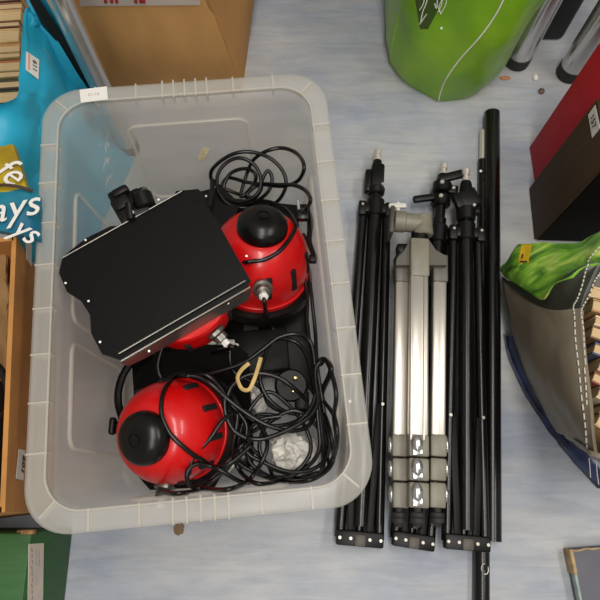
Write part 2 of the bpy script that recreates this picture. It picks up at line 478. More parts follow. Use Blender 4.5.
# cable of that lamp: passes down from the gland, plus the big coil behind it
q = lambda x, y, z: U(190 + x / 3.75, 130 + y / 3.75, z)
hA = surf_hit(*hvA)
def over(h, px, py, z):
    p_ = h(px, py, .0036)
    return p_ if p_ else U(px, py, z)
cable(lampA, [gA, gA + V((.001, -.008, -.004)), over(hA, 265, 300, .12) + V((0, -.008, .004)), over(hA, 266, 307, .11) + V((0, -.012, .004)), U(268, 316, .10), U(271, 326, .075), U(280, 334, .07), U(292, 340, .07)])
coil = [U(238, 262, .15), over(hA, 246, 262, .15), over(hA, 254, 261, .17), over(hA, 262, 260, .17), over(hA, 270, 257, .17), over(hA, 278, 252, .17), over(hA, 285, 245, .17), over(hA, 291, 236, .17), over(hA, 294, 228, .17), q(385, 330, .15), q(350, 290, .12), q(300, 270, .10), q(240, 260, .08),
        q(180, 240, .07), q(120, 215, .075), q(82, 190, .09), q(85, 145, .11), q(150, 95, .13), q(222, 82, .14), q(295, 103, .14), q(345, 150, .13), q(360, 205, .12), q(335, 260, .10), q(290, 285, .085),
        q(200, 292, .08), q(140, 275, .09), q(105, 225, .105), q(105, 165, .12), q(140, 120, .13), q(190, 105, .135), q(240, 130, .13), q(265, 180, .12), q(255, 235, .11), q(205, 268, .10),
        q(150, 262, .09), q(125, 225, .085), q(150, 165, .095), q(205, 145, .105), q(245, 165, .105), q(238, 205, .09), q(190, 250, .08),
        q(215, 160, .085), q(240, 110, .10), q(290, 78, .115), q(350, 68, .14), q(405, 92, .17), q(428, 140, .175), q(405, 190, .16), q(350, 210, .13), q(280, 205, .095), q(210, 195, .09), q(140, 180, .08), q(120, 230, .07), q(170, 275, .065),
        q(230, 275, .08), q(290, 235, .10), q(308, 185, .11), q(292, 153, .115), q(272, 185, .11), q(265, 225, .10), q(240, 255, .09), q(215, 240, .09), q(260, 205, .095),
        q(330, 205, .14), q(395, 208, .17), q(436, 230, .19), q(452, 262, .195), q(440, 292, .19), q(424, 312, .18)]
cable(lampA, coil, .0032, 8)
b = MB(); b.tube([q(75, 290, .13), q(82, 240, .125), q(85, 190, .115)], lambda t: .0022 + .0026 * t, 10)
b.build('cable_strain_relief', M['cable'], lampA)
b = MB(); b.box(q(422, 322, .175), (.018, .016, .014), None, .003)
b.build('cable_plug', M['cable'], lampA)

# ---- second lamp, front left, lying tilted to the left
axB = V((-.31, -.22, .92)).normalized()
B0 = U(183, 436, .125) + V((0, .010, .006))
lampB = thing('studio_lamp', 'red studio lamp tilted to the left with black knob, nearest the tub front', 'lamp', (B0.x, B0.y, .003), 'red studio lamps in the tub')
gB, hvB = lamp_body(lampB, B0, axB, .0735, V((-.08, -1, 0)), .45, True, .62)
x, y, a = frame(axB)
b = MB()
b.tube([B0 - axB * .028 + (x * cos(k * pi / 24) + y * sin(k * pi / 24)) * .079 for k in range(48)], .006, 8, closed=True)
b.build('filter_ring', M['leaf'], lampB)
b = MB()
cB = B0 - axB * .05 + V((0, .02, 0))
P = [cB + V((dx, dy, 0)) for dx, dy in ((-.085, -.07), (-.06, -.085), (.08, -.085), (.09, -.07), (.09, .09), (.07, .105), (-.07, .105), (-.09, .085))]
P = [p - axB * ((p - cB).dot(axB)) for p in P]
b.prism(P, axB * -.003); bdB = b.build('barn_door', M['leaf'], lampB)
b = MB()
b.prism([U(132, 366, .10), U(150, 352, .10), U(205, 350, .09), U(222, 362, .09), U(205, 372, .11), U(160, 384, .12), U(134, 400, .12)], (0, 0, -.003))
b.tube(catmull([U(122, 418, .10), U(118, 400, .11), U(121, 380, .11), U(132, 362, .11), U(150, 351, .105)], 6), .006, 8)
b.build('door_flap', M['leaf'], bdB)
b = MB(); b.prism([inn(U(*p_), .004, 0) for p_ in ((136, 474, .14), (150, 490, .14), (215, 490, .13), (220, 478, .13), (170, 480, .13))], (0, 0, -.003))
b.build('door_flap', M['leaf'], bdB)
b = MB(); pk = B0 + V((-.077, .0, .035))
b.cyl(pk + V((.01, 0, 0)), pk + V((-.008, 0, .002)), .007, .006, 12, .001); 
b.box(pk + V((-.013, -.001, .003)), (.009, .024, .015), None, .004, 3)
b.build('tilt_knob', M['black'], lampB)

# ---- third lamp, lens up, its closed barn doors facing the camera
PZ = .274
C0 = U(180, 294, PZ - .028)
lampC = thing('studio_lamp', 'red studio lamp lying lens up under its closed black square barn doors', 'lamp', (C0.x, C0.y, .003), 'red studio lamps in the tub')
gC, _ = lamp_body(lampC, C0, (0.05, -.05, -1), .068, V((.75, -.75, 0)), .0, False)
b = MB()
main = [(62, 259), (184, 190.5), (214, 216), (251, 281), (247, 287), (120, 360), (102, 354), (91, 333), (90, 315), (81, 301), (67, 292), (59, 273)]
plate(b, main, PZ, .002); bdC = b.build('barn_door', M['leaf'], lampC); bdC['label'] = 'matte black square barn door leaf'
b = MB()
plate(b, [(80, 268), (186, 207), (200, 216), (243, 284), (123, 352), (112, 344)], PZ + .0022, .002)
b.build('door_leaf', M['leaf'], bdC)
b = MB()
plate(b, [(66, 254), (86, 238), (111, 226), (118, 226), (120, 231), (75, 257)], PZ - .006, .0015)
b.build('door_flap', M['leaf'], bdC)
b = MB(); plate(b, [(174, 196), (176, 191), (198, 189), (203, 193), (207, 206), (213, 214), (186, 200)], PZ - .006, .0015)
b.build('door_flap', M['leaf'], bdC)
b = MB()
A_, B_ = U(121, 361, PZ + .001), U(250, 287, PZ + .001)
b.tube([A_, B_], .0017, 8)
b.tube([A_ + V((-.003, .009, .0025)), B_ + V((-.006, .008, .0025))], .0014, 8)
b.tube([U(62, 258, PZ + .002), U(182, 191, PZ + .002)], .0011, 8)
b.build('door_rod', M['greymetal'], bdC)
b = MB(); b.prism([U(121, 363, PZ - .001), U(252, 288, PZ - .001), U(248, 300, PZ - .02), U(226, 312, PZ - .02), U(145, 358, PZ - .02), U(128, 366, PZ - .015)], (0, 0, -.002))
b.build('door_flap', M['greymetal'], bdC)
for px, py, dz in ((65.5, 283, 0), (85.5, 240, -.006), (88.5, 301, 0), (100, 342, 0), (158.5, 199.5, 0), (246.5, 256, 0), (149, 351, -.008), (228, 303, -.008)):
    b = MB(); b.cyl(U(px, py, PZ + dz - .001), U(px, py, PZ + dz + .0035), .0019, .0015, 10); b.build('door_rivet', M['rivet'], bdC)
# stand bracket poking out above the doors
b = MB()
p1 = U(131, 208, PZ - .01)
d1 = (U(160, 193, PZ) - U(120, 214, PZ)).normalized(); d2 = V((-d1.y, d1.x, 0))
axs = (d1, d2, Z)
b.box(U(122, 203, PZ - .005), (.024, .032, .03), axs, .004)
b.box(U(132, 209, PZ - .008), (.044, .040, .026), axs, .004)
b.box(U(138, 199, PZ - .004), (.03, .02, .02), axs, .004)
b.cyl(U(146, 208, PZ), U(141, 193, PZ + .004), .0145, .0135, 20, .002)
b.box(U(121, 193, PZ + .006), (.024, .012, .018), axs, .004)
b.cyl(U(131, 220, PZ + .006), U(129, 203, PZ + .010), .006, .006, 12, .001)
b.build('stand_bracket', M['black'], lampC)
b = MB(); b.cyl(U(146, 194.5, PZ + .003), U(141.2, 193.2, PZ + .0045), .0095, .0095, 16)
b.cyl(U(133, 214, PZ + .004), U(132.5, 212, PZ + .0115), .0026, .0026, 10); b.build('bracket_bolt', M['greymetal'], lampC)
# short support leg of the yoke down to the tub floor
b = MB(); b.tube(catmull([U(134, 214, PZ - .02), U(133, 222, .12), U(142, 262, .05), U(160, 290, .02)], 4), .005, 8); b.tube(catmull([U(160, 290, .02), U(190, 300, .012), U(215, 305, .012)], 4), .005, 8)
b.build('yoke', M['black'], lampC)

hB_ = surf_hit(*hvB)
# cables of lamp C and lamp B: the tangle in the front right corner
w = lambda x, y, z: U(190 + x / 3.75, 280 + y / 3.75, z)
g8 = lambda x, y, z: U(90 + x / 3.75, 360 + y / 3.75, z)
t5 = lambda x, y, z: U(230 + x / 3.75, 400 + y / 3.75, z)
cable(lampC, [U(176, 330, .155), U(164, 345, .15), U(158, 366, .14), U(164, 380, .135), U(184, 378, .15), U(206, 374, .165), w(120, 338, .17), w(200, 310, .175), w(270, 262, .18), w(335, 215, .18), w(400, 203, .18), w(450, 230, .17), w(468, 320, .17),
      w(470, 430, .17), w(435, 505, .175), w(340, 575, .18), w(240, 596, .18), w(165, 565, .18), w(133, 490, .18), w(150, 410, .18), w(200, 362, .185), w(270, 350, .185), w(340, 370, .18), w(400, 415, .17), w(440, 455, .15)], .0032, 8)
cable(lampC, [gC, gC + V((.006, -.004, 0)), U(214, 352, .12), w(100, 290, .11), w(145, 240, .13), w(150, 300, .13), w(170, 350, .12), w(260, 400, .12), w(300, 470, .12), w(380, 500, .12), w(440, 490, .11)], .0031, 7)
cable(lampB, [gB, gB + V((.0, -.004, .002)), g8(330, 500, .18), g8(420, 480, .15), g8(520, 400, .16), g8(560, 330, .18), g8(600, 300, .17)], .0031, 7)
cable(lampB, [g8(600, 500, .16), g8(560, 455, .185), g8(480, 408, .20), *[over(hB_, 90 + x_ / 3.75, 360 + y_ / 3.75, .2) for x_, y_ in ((440, 385), (410, 368), (380, 350), (345, 320), (310, 285), (288, 248), (273, 210), (269, 170), (276, 130), (294, 96), (322, 72), (355, 61), (390, 60), (420, 70))], g8(460, 95, .20), g8(520, 150, .19), w(230, 512, .185), w(310, 552, .18), w(390, 566, .17), w(450, 540, .16), w(470, 470, .15),
      w(462, 380, .14), w(430, 270, .13), w(380, 225, .13), w(310, 230, .14), w(275, 300, .15), w(262, 370, .155), w(290, 440, .15), w(350, 490, .14), w(410, 505, .135)], .0031, 8)
cable(lampB, [g8(600, 325, .19), g8(520, 390, .20), g8(460, 400, .19), g8(400, 390, .20), g8(365, 420, .205), g8(375, 470, .20), g8(430, 497, .195), g8(520, 485, .19), t5(70, 300, .18), t5(120, 230, .185), t5(140, 160, .18), t5(110, 90, .17), t5(60, 40, .165)], .0031, 8)
cable(lampB, [g8(370, 430, .20), g8(390, 360, .205), g8(450, 295, .20), g8(500, 225, .195), g8(550, 200, .18), t5(20, 120, .18), t5(10, 190, .17), t5(40, 270, .16), t5(110, 315, .15), t5(220, 320, .14), t5(320, 290, .14), t5(385, 230, .13), t5(375, 120, .13), t5(345, 30, .13), t5(300, -50, .12)], .0031, 8)
cable(lampB, [g8(505, 130, .19), g8(508, 200, .19), g8(540, 265, .185), g8(600, 300, .18), t5(70, 145, .19), t5(130, 145, .19), t5(220, 110, .185), t5(300, 60, .18), t5(330, 0, .175), t5(322, -60, .17), t5(328, 60, .165), t5(335, 180, .16), t5(290, 250, .15), t5(200, 290, .145), t5(90, 270, .14), t5(20, 220, .14), t5(0, 140, .14)], .0031, 8)
for k, (z0, sh) in enumerate(((.16, 0), (.13, 3), (.10, -2))):     # upright loops along the right wall
    cable(lampB, [t5(345, 320, .10), t5(350 + sh, 200, z0 - .02), t5(338 + sh * 3, 60, z0), w(470, 350, z0 + .03), w(485 + sh * 4, 310, z0 + .035), w(505, 296, z0 + .03), w(528 + sh, 340, z0 + .02), w(548 + sh, 430, z0), t5(390, 60, z0 - .02), t5(398 + sh, 160, z0 - .03), t5(370, 250, z0 - .03), t5(300, 300, z0 - .03), t5(180, 300, z0 - .04), t5(80 + 20 * sh, 240, z0 - .02), t5(60, 150, z0 - .01), t5(100, 80 + 10 * sh, z0), t5(190, 60, z0)], .0030, 7)
cable(lampC, [t5(60, 250, .13), t5(30, 180, .14), t5(60, 60, .15), t5(140, -30, .15), t5(230, 30, .15), t5(290, 120, .155), t5(300, 200, .15), t5(240, 270, .15), t5(150, 250, .15), t5(110, 180, .15), t5(140, 90, .155), t5(230, 40, .16), t5(300, 70, .155), t5(360, 160, .14), t5(350, 250, .12)], .003, 7)
cable(lampC, [w(90, 385, .16), w(150, 450, .165), w(220, 515, .165), w(290, 545, .16), w(370, 540, .15), w(440, 500, .14), w(480, 420, .13), w(466, 300, .12), w(440, 180, .11), w(440, 60, .10), w(425, -30, .10), w(418, -100, .10)], .003, 7)
cable(lampC, [w(0, 358, .19), w(60, 356, .20), w(110, 400, .19), w(150, 460, .18), w(210, 540, .17), t5(60, 190, .165), t5(140, 240, .16), t5(230, 270, .155), t5(320, 255, .15), t5(370, 190, .14), t5(355, 60, .14), w(478, 330, .15), w(470, 200, .13), w(458, 80, .11), w(450, 10, .11)], .003, 7)
# straight thin black edge rods lying along the coil
# moulded mains plug of lamp B, three pins up
pg = U(290, 386, .10)
b = MB(); pz = V((.1, -.12, 1)).normalized(); px_, py_, _ = frame(pz, (0, 1, 0))
b.lathe([(.020, 0), (.024, .003), (.025, .018), (.022, .022), (0, .022)], pg, pz, 24)
b.box(pg + V((.018, -.024, .008)), (.022, .03, .016), None, .004)
plug = b.build('mains_plug', M['black'], lampB)
b = MB()
tp = pg + pz * .021
for dx, dy, sx, sy in ((-.011, .004, .0062, .004), (.005, .010, .0062, .004), (.002, -.007, .004, .008)):
    b.box(tp + px_ * dx + py_ * dy + pz * .008, (sx, sy, .017), (px_, py_, pz), .0006)
pn = b.build('plug_pin', mat('brass', (200, 178, 120), .3, metal=1), plug); pn['label'] = 'brass plug pins'
# second plug of lamp C, half hidden, silver fuse clip showing
b = MB(); b.box(U(231, 465, .15), (.016, .022, .014), (V((.7, -.7, 0)), V((.7, .7, 0)), Z), .004)
b.build('cable_connector', M['greymetal'], lampC)
b = MB(); b.box(U(240, 452, .13), (.03, .02, .016), (V((.7, -.7, 0)), V((.7, .7, 0)), Z), .004)
b.build('cable_switch', M['cable'], lampC)
# dark power box under the cables
b = MB(); b.box(U(240, 356, .045), (.16, .07, .06), (lx, ly, Z), .004)
tag(b.build('ballast_box', M['leaf']), 'flat black box lying under the cable tangle inside the tub', 'box')
# masking tape tie
tp = [w(222, 312, .20), w(195, 335, .197), w(178, 368, .192), w(195, 408, .19), w(222, 410, .19), w(240, 375, .193), w(255, 330, .198), w(266, 290, .202)]
b = MB(); b.tube(catmull(tp, 5), .003, 8, flat=(.0028, .0009))
tag(b.build('tape_tie', M['tape']), 'twisted strip of tan masking tape looped over the black cables', 'tape')
# crumpled white scraps
def crumple(px, py, z, rx, ry, rz, seed, name, label, m, cat):
    bm = bmesh.new(); bmesh.ops.create_icosphere(bm, subdivisions=4, radius=1); c = U(px, py, z)
    b = MB()
    for v in bm.verts:
        d = v.co.normalized(); h = 1 + .28 * (1 - 2.2 * abs(noise.noise(d * 1.6 + V((seed, 0, 0))))) + .12 * noise.noise(d * 5 + V((0, seed, 0)))
        v.co = V((d.x * rx * h, d.y * ry * h, d.z * rz * h)) + c
    bm.verts.ensure_lookup_table(); b.add([v.co for v in bm.verts], [[v.index for v in f.verts] for f in bm.faces]); bm.free()
    return tag(b.build(name, m, None, 18), label, cat)
M['tissue'] = mat('white_tissue', (236, 232, 222), .8, bump=.15, bscale=70)
crumple(290, 453, .125, .026, .024, .03, 3, 'paper_scrap', 'crumpled white paper under the cables in the near right corner of the tub', M['tissue'], 'paper')
crumple(308, 455, .08, .016, .022, .022, 8, 'paper_scrap', 'small crumpled white paper against the right wall of the tub', M['tissue'], 'paper')
crumple(259, 398, .09, .012, .020, .02, 12, 'paper_scrap', 'white paper scrap peeking out below the tan tape', M['tissue'], 'paper')
crumple(222, 346, .06, .03, .012, .02, 21, 'paper_scrap', 'white paper sliver beside the middle red lamp', M['tissue'], 'paper')

# ================================================================== LIGHT STANDS
def path_axis(p0, p1):
    a = (p1 - p0); L = a.length; a.normalize(); l = a.cross(Z).normalized(); u = l.cross(a)
    return a, l, u, L
def light_stand(label, foot, top, z0, z1, head, splay=1.0, collar_s=.82):
    p0 = U(*foot, z0); p1 = U(*top, z1); a, l, u, L = path_axis(p0, p1)
    t = thing('light_stand', label, 'light stand', (p0.x, p0.y, max(0, z0 - .03)), 'folded black light stands on the floor')
    Pt = lambda s, x=0, h=0: p0 + a * s + l * x + u * h
    cs_ = L * collar_s
    b = MB(); b.cyl(Pt(.03), Pt(L - .115), .0125, .0125, 20); b.cyl(Pt(L - .13), Pt(L - .085), .0095, .0095, 20, .001); b.build('column', M['satin'], t)
    for k, (xb, xt, h) in enumerate(((-.030, -.0215, -.003), (.030, .0215, -.003), (.0, .0, -.017))):
        b = MB()
        q0, q1 = Pt(.012, xb * splay, h), Pt(cs_, xt, h)
        b.cyl(q0, q1, .0082, .0080, 14)
        lg = b.build('leg', M['satin'], t)
        if k < 2:
            b = MB(); f = .37; mid = q0.lerp(q1, f)
            b.cyl(mid + u * .004, mid + u * .0100, .0032, .0026, 10); b.build('rivet', M['rivet'], lg)
            # flat brace beside the leg
            b = MB(); i0, i1 = Pt(.014, xb * .48 * splay, .004), q0.lerp(q1, f) + l * (-xb * .15) + u * .004
            bl = (i1 - i0); aa = bl.normalized(); b.box((i0 + i1) / 2, (.0105, bl.length, .005), (aa.cross(u).normalized(), aa, u), .001)
            b.build('brace', M['leaf'], t)
    # end bracket with rivets
    b = MB(); b.box(Pt(.012, 0, .002), (.072 * splay, .022, .020), (l, a, u), .003)
    br = b.build('end_bracket', M['black'], t)
    b = MB(); b.box(Pt(.010, 0, .0085), (.018, .018, .012), (l, a, u), .004); b.build('bracket_collar', M['greymetal'] if False else mat('dark_grey_plastic', (84, 78, 70), .5), br)
    for x in (-.031, -.0145, .0145, .031):
        b = MB(); b.cyl(Pt(.012, x * splay, .010), Pt(.012, x * splay, .0145), .0030, .0024, 12); b.build('rivet', M['rivet'], br)
    # spreader collar
    b = MB(); b.box(Pt(cs_, 0, 0), (.058, .02, .022), (l, a, u), .004); b.cyl(Pt(cs_ - .014), Pt(cs_ + .02), .0165, .0165, 20, .002)
    for x in (-.024, .024): b.box(Pt(cs_ - .002, x, 0), (.014, .028, .024), (l, a, u), .003)
    cl = b.build('spreader_collar', M['black'], t)
    for x in (-.024, .024):
        b = MB(); b.cyl(Pt(cs_ + .003, x, .010), Pt(cs_ + .003, x, .0145), .0024, n=10); b.build('rivet', M['rivet'], cl)
    # head clamp
    b = MB(); hb = L - .085
    if head == 'block':
        b.box(Pt(hb + .022, .001, 0), (.024, .056, .026), (l, a, u), .004); b.box(Pt(hb + .016, -.014, 0), (.016, .046, .018), (l, a, u), .004); b.cyl(Pt(hb - .01), Pt(hb + .004), .0155, .0165, 18, .002)
        b.cyl(Pt(hb + .048), Pt(hb + .063), .010, .008, 18, .002)
    elif head == 'twin':
        for s_ in (-.004, .024): b.cyl(Pt(hb + s_), Pt(hb + s_ + .021), .0175, .0175, 20, .003)
        b.cyl(Pt(hb + .044), Pt(hb + .062), .0125, .010, 18, .002)
        b.box(Pt(hb + .052, .012, .014), (.048, .016, .012), ((l + a * .45).normalized(), (a - l * .45).normalized(), u), .004)
        b.box(Pt(hb + .006, -.03, .004), (.045, .013, .012), ((l + a * .3).normalized(), (a - l * .3).normalized(), u), .004)
        b.box(Pt(hb + .03, .019, 0), (.018, .016, .02), (l, a, u), .002)
    else:
        b.cyl(Pt(hb - .02), Pt(hb + .004), .0165, .0175, 20, .002)
        b.box(Pt(hb + .022, .004, 0), (.034, .034, .026), ((l + a * .5).normalized(), (a - l * .5).normalized(), u), .004)
        b.box(Pt(hb + .016, -.013, .004), (.02, .03, .016), ((l + a * .4).normalized(), (a - l * .4).normalized(), u), .004)
        b.cyl(Pt(hb + .03), Pt(hb + .060), .013, .0095, 18, .003)
        b.cyl(Pt(hb + .0, 0, 0), Pt(hb + .0, .024, 0), .009, .007, 14, .002)
    hd = b.build('head_clamp', M['black'], t)
    b = MB()
    if head == 'twin':
        for s_ in (.008, .036): b.cyl(Pt(hb + s_, -.004, .015), Pt(hb + s_, -.004, .0195), .0042, .0036, 12)
        b.cyl(Pt(hb + .031, .019, .009), Pt(hb + .031, .019, .0125), .003, n=10)
    else: b.cyl(Pt(hb + .004, .010, .012), Pt(hb + .004, .010, .0185), .0028, n=10)
    b.build('clamp_screw', M['rivet'], hd)
    b = MB(); b.lathe([(.0072, 0), (.0072, .010), (.005, .012), (.005, .016), (.0076, .0175), (.0076, .027), (.006, .029), (0, .029)], Pt(hb + .056), a, 16)
    st = b.build('top_stud', M['steel'], t); st['label'] = 'silver mounting stud at the tip'
    return t
light_stand('folded black light stand beside the tub, leftmost of three, plain block clamp', (359, 547), (378, 150), .030, .030, 'block', 1.0)
light_stand('folded black light stand mostly hidden under the grey tripod, twin clamp handles', (412, 549), (444, 164), .028, .030, 'twin', .9, .78)
light_stand('folded black light stand between the grey tripod and the long black pole', (466, 551), (466, 169), .045, .050, 'knob', .95, .80)

# ================================================================== GREY CAMERA TRIPOD
ZT = .083
e0, e1 = U(418, 528, ZT), U(415, 205, ZT)
a, l, u, L = path_axis(e0, e1)
tri = thing('camera_tripod', 'folded silver-grey camera tripod with chrome leg clips lying on black stand', 'tripod', (e0.x, e0.y, .055))
def AX(px, py, z=ZT): return U(px, py, z)
def sbox(b, px, py0, py1, wpx, hz, z=ZT, bev=.002):
    p, q_ = U(px if not isinstance(px, tuple) else px[0], py0, z), U(px if not isinstance(px, tuple) else px[1], py1, z)
    d = q_ - p; aa = d.normalized(); ll = aa.cross(Z).normalized()
    mid = (p + q_) / 2
    zc = -(Rm.transposed() @ (mid - CO)).z
    b.box(mid, (wpx * zc / 600, d.length, hz), (ll, aa, Z), bev)
for k, (xt, xb, zt, wd) in enumerate(((402, 399, .072, 14), (418.5, 417.5, .094, 18), (439, 437, .072, 14))):
    b = MB(); sbox(b, (xt, xb), 268, 440, wd, .02 if k != 1 else .024, zt, .0035)
    if k == 1:
        sbox(b, (xt - 6.5, xb - 6.5), 270, 440, 2.2, .004, zt + .0125, .001); sbox(b, (xt + 6.5, xb + 6.5), 270, 440, 2.2, .004, zt + .0125, .001)
    lg = b.build('leg', M['aluminium'], tri); lg['label'] = 'bare aluminium tripod leg'
    for j, (y0, y1) in enumerate(((435, 457), (458.5, 481), (482.5, 508))):
        b = MB(); xx = xb + (418 - xb) * .02 * j
        sbox(b, xx, y0, y1, wd + 2, .027, zt, .003); cf = b.build('leg_collar', M['tripodgrey'], lg)
        b = MB()
        if k == 1:
            p = U(xx, (y0 + y1) / 2, zt + .018)
            bm = bmesh.new(); bmesh.ops.create_uvsphere(bm, u_segments=18, v_segments=12, radius=1)
            b.add([V((p.x + v.co.x * .0085, p.y + .004 + v.co.y * .013, p.z + v.co.z * .006)) for v in bm.verts], [[v.index for v in f.verts] for f in bm.faces]); bm.free()
            sbox(b, xx, (y0 + y1) / 2 + 2, y1 - 2, 11, .006, zt + .016, .0015)
        else:
            sg = -1 if k == 0 else 1
            p = U(xx + sg * (wd / 2 + 2.2), (y0 + y1) / 2, zt + .003)
            bm = bmesh.new(); bmesh.ops.create_uvsphere(bm, u_segments=16, v_segments=10, radius=1)
            b.add([V((p.x + v.co.x * .0048, p.y + .002 + v.co.y * .0135, p.z + v.co.z * .009)) for v in bm.verts], [[v.index for v in f.verts] for f in bm.faces]); bm.free()
        c_ = b.build('clip', M['chrome'], cf)
        if k != 1: pass
    b = MB(); b.cyl(U(xb, 508, zt), U(xb, 513, zt), .0062, .0062, 14)
    f0, f1 = U(xb, 512, zt), U(xb, 527, zt)
    b.lathe([(.006, 0), (.0105, .001), (.0112, .006), (.0098, .0075), (.0112, .009), (.0105, .0145), (.006, .017), (.004, .021), (0, .0215)], f0, f1 - f0, 18)
    b.build('rubber_foot', M['rubber'], lg)
# shoulder
b = MB()
def poly(b, pts, z, th): b.prism([U(px, py, z) for px, py in pts], (0, 0, -th))
poly(b, [(410, 240), (429, 240), (436, 250), (446, 256), (447, 265), (396, 265), (397, 258), (404, 251)], .098, .04)
for xx, zt, wd in ((402, .072, 15), (439, .072, 15)): sbox(b, xx, 257, 284, wd, .027, zt, .003)
b.build('shoulder', M['tripoddark'], tri)
b = MB(); sbox(b, 418.5, 241, 279, 19, .03, .095, .004); b.build('centre_block', M['tripodgrey'], tri)
b = MB(); b.cyl(U(419, 243, .09), U(420, 233, .09), .0145, .0145, 20, .001)
b.box(U(402, 250, .08), (.02, .018, .02), None, .004); b.cyl(U(401, 252, .09), U(395, 262, .085), .005, .004, 12)
b.build('collar_ring', M['black'], tri)
b = MB()
b.cyl(U(394, 221, .092), U(405, 222, .092), .0185, .0185, 28, .0015)
b.cyl(U(404, 222, .092), U(424, 224, .092), .0165, .0165, 26, .002)
b.cyl(U(423, 236, .092), U(422, 216, .092), .0175, .016, 24, .003)
b.build('pan_head', M['tripodgrey'], tri)
b = MB(); b.box(U(390.5, 224, .085), (.008, .050, .045), ((U(420, 224, 0) - U(390, 221, 0)).normalized(), Z.cross((U(420, 224, 0) - U(390, 221, 0)).normalized()), Z), .003)
b.build('camera_plate', mat('tripod_plate', (72, 69, 62), .45), tri)
b = MB(); b.box(U(397.5, 206, .095), (.030, .0085, .008), None, .002); b.cyl(U(398, 213, .093), U(398, 202.5, .095), .0035, .0035, 12)
b.build('tension_screw', mat('pale_plastic', (214, 210, 200), .4), tri)

# ================================================================== POLES
p0, p1 = U(491.8, 541, .0152), U(492, 113, .0152)
b = MB(); rr = .0148
b.lathe([(rr - .0025, .002), (rr - .0025, 0), (rr, 0), (rr, (p1 - p0).length), (rr - .0025, (p1 - p0).length), (rr - .0025, (p1 - p0).length - .02), (0, (p1 - p0).length - .02)], p0, p1 - p0, 32)
tag(b.build('support_pole', M['satin']), 'long thick plain black pole lying right of the light stands', 'pole')
sp0, sp1 = U(481.5, 640, .0125), U(482.5, 160, .0085)
tp_ = thing('telescopic_pole', 'thin telescopic black pole with silver tip and drilled lower end', 'pole', (sp0.x, sp0.y, 0))
b = MB(); mid = sp0.lerp(sp1, .42); b.cyl(sp0, mid, .0120, .0120, 22, .001); b.build('outer_tube', M['satin'], tp_)
b = MB(); b.cyl(mid, sp1, .0085, .0082, 18, .001); b.build('inner_tube', M['satin'], tp_)
b = MB(); b.cyl(sp1, U(483, 131, .0085), .0064, .0064, 16, .0005); o = b.build('tip_tube', M['steel'], tp_); o['label'] = 'bare silver tip tube'
b = MB(); b.cyl(U(484.5, 566, .0215), U(484.5, 566, .0240), .0052, .0052, 16); o = b.build('pin_hole', M['slot'], tp_)
b = MB(); hc = U(485, 569, .0236); b.tube([hc + V((cos(k * pi / 8) * .0053, sin(k * pi / 8) * .0075, -.001 * abs(cos(k * pi / 8)))) for k in range(16)], .0009, 6, closed=True); b.build('hole_rim', M['rivet'], tp_)
b = MB(); b.cyl(U(480.8, 171, .013), U(480.8, 171, .0185), .0025, n=10); b.build('pole_rivet', M['rivet'], tp_)

# ================================================================== GREEN CARRIER BAG (top)
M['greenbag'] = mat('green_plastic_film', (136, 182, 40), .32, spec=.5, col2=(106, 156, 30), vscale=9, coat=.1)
foot = [(391, 62), (394, 70), (402, 79), (411, 87), (425, 96), (439, 103), (455, 102), (467, 99), (476, 92), (484, 84), (486, 70)]
fp = [U(px, py, 0) for px, py in foot]
back = [V((fp[-1].x + .03, fp[-1].y + .14, 0)), V((0.5 * (fp[0].x + fp[-1].x), fp[0].y + .20, 0)), V((fp[0].x, fp[0].y + .14, 0))]
ring0 = catmull(fp + back, 4, closed=True)
cg = sum(ring0, V((0, 0, 0))) / len(ring0)
rings = []
for i in range(22):
    t = i / 21; z = .36 * t; r = []
    for k, p in enumerate(ring0):
        d = p - cg; bul = 1 + .10 * sin(pi * min(t * 1.2, 1)) - .05 * (t < .03)
        q_ = cg + d * bul + V((.012 * t + max(0, d.x) * .55 * t, 0.03 * t, z))
        nn = noise.noise(V((k * .11, z * 9, 1.3))) * .6 + (1 - 2 * abs(noise.noise(V((p.x * 9 + z * 6, p.y * 9, z * 5))))) * .7
        q_ += d.normalized() * nn * .019 * min(1, t * 6 + .25)
        r.append(q_)
    rings.append(r)
gb = thing('carrier_bag', 'bright green shiny carrier bag with white stitched seam standing on floor', 'bag', cg)
b = MB(); loft(b, rings); b.build('body', M['greenbag'], gb, 60)
# seam follows the bag surface from the foot upward
def ring_near(px, py):
    """point of the bag surface the photo shows there"""
    best = None; d = ray(px, py).normalized()
    for r in rings:
        for p in r:
            v = p - CO; off = (v - d * v.dot(d)).length
            if off < .012 and (best is None or v.length < best[0]): best = (v.length, p)
    v = CO + d * (best[0] if best else 1.0)
    return v - d * .004
gh = surf_hit(b.v, b.f)
def trace(hit, pts, sub=5, off=.001):
    out = []
    for p in catmull([V((x, y, 0)) for x, y in pts], sub):
        h = hit(p.x, p.y, off)
        if h: out.append(h)
    return out
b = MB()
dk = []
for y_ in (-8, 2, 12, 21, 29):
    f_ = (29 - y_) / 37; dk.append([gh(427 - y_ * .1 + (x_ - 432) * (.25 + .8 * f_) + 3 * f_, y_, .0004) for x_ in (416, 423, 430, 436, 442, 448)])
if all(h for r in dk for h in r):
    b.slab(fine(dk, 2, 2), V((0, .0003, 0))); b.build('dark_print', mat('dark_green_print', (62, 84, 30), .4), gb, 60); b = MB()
path = trace(gh, [(438.5, 101), (441, 91), (446, 79), (456, 64), (466, 52), (477, 40), (488, 26), (497, 12), (503, 0), (507, -10)], 6)
b.tube(path, .0013, 6); b.build('stitched_seam', M['white'], gb)
b = MB()
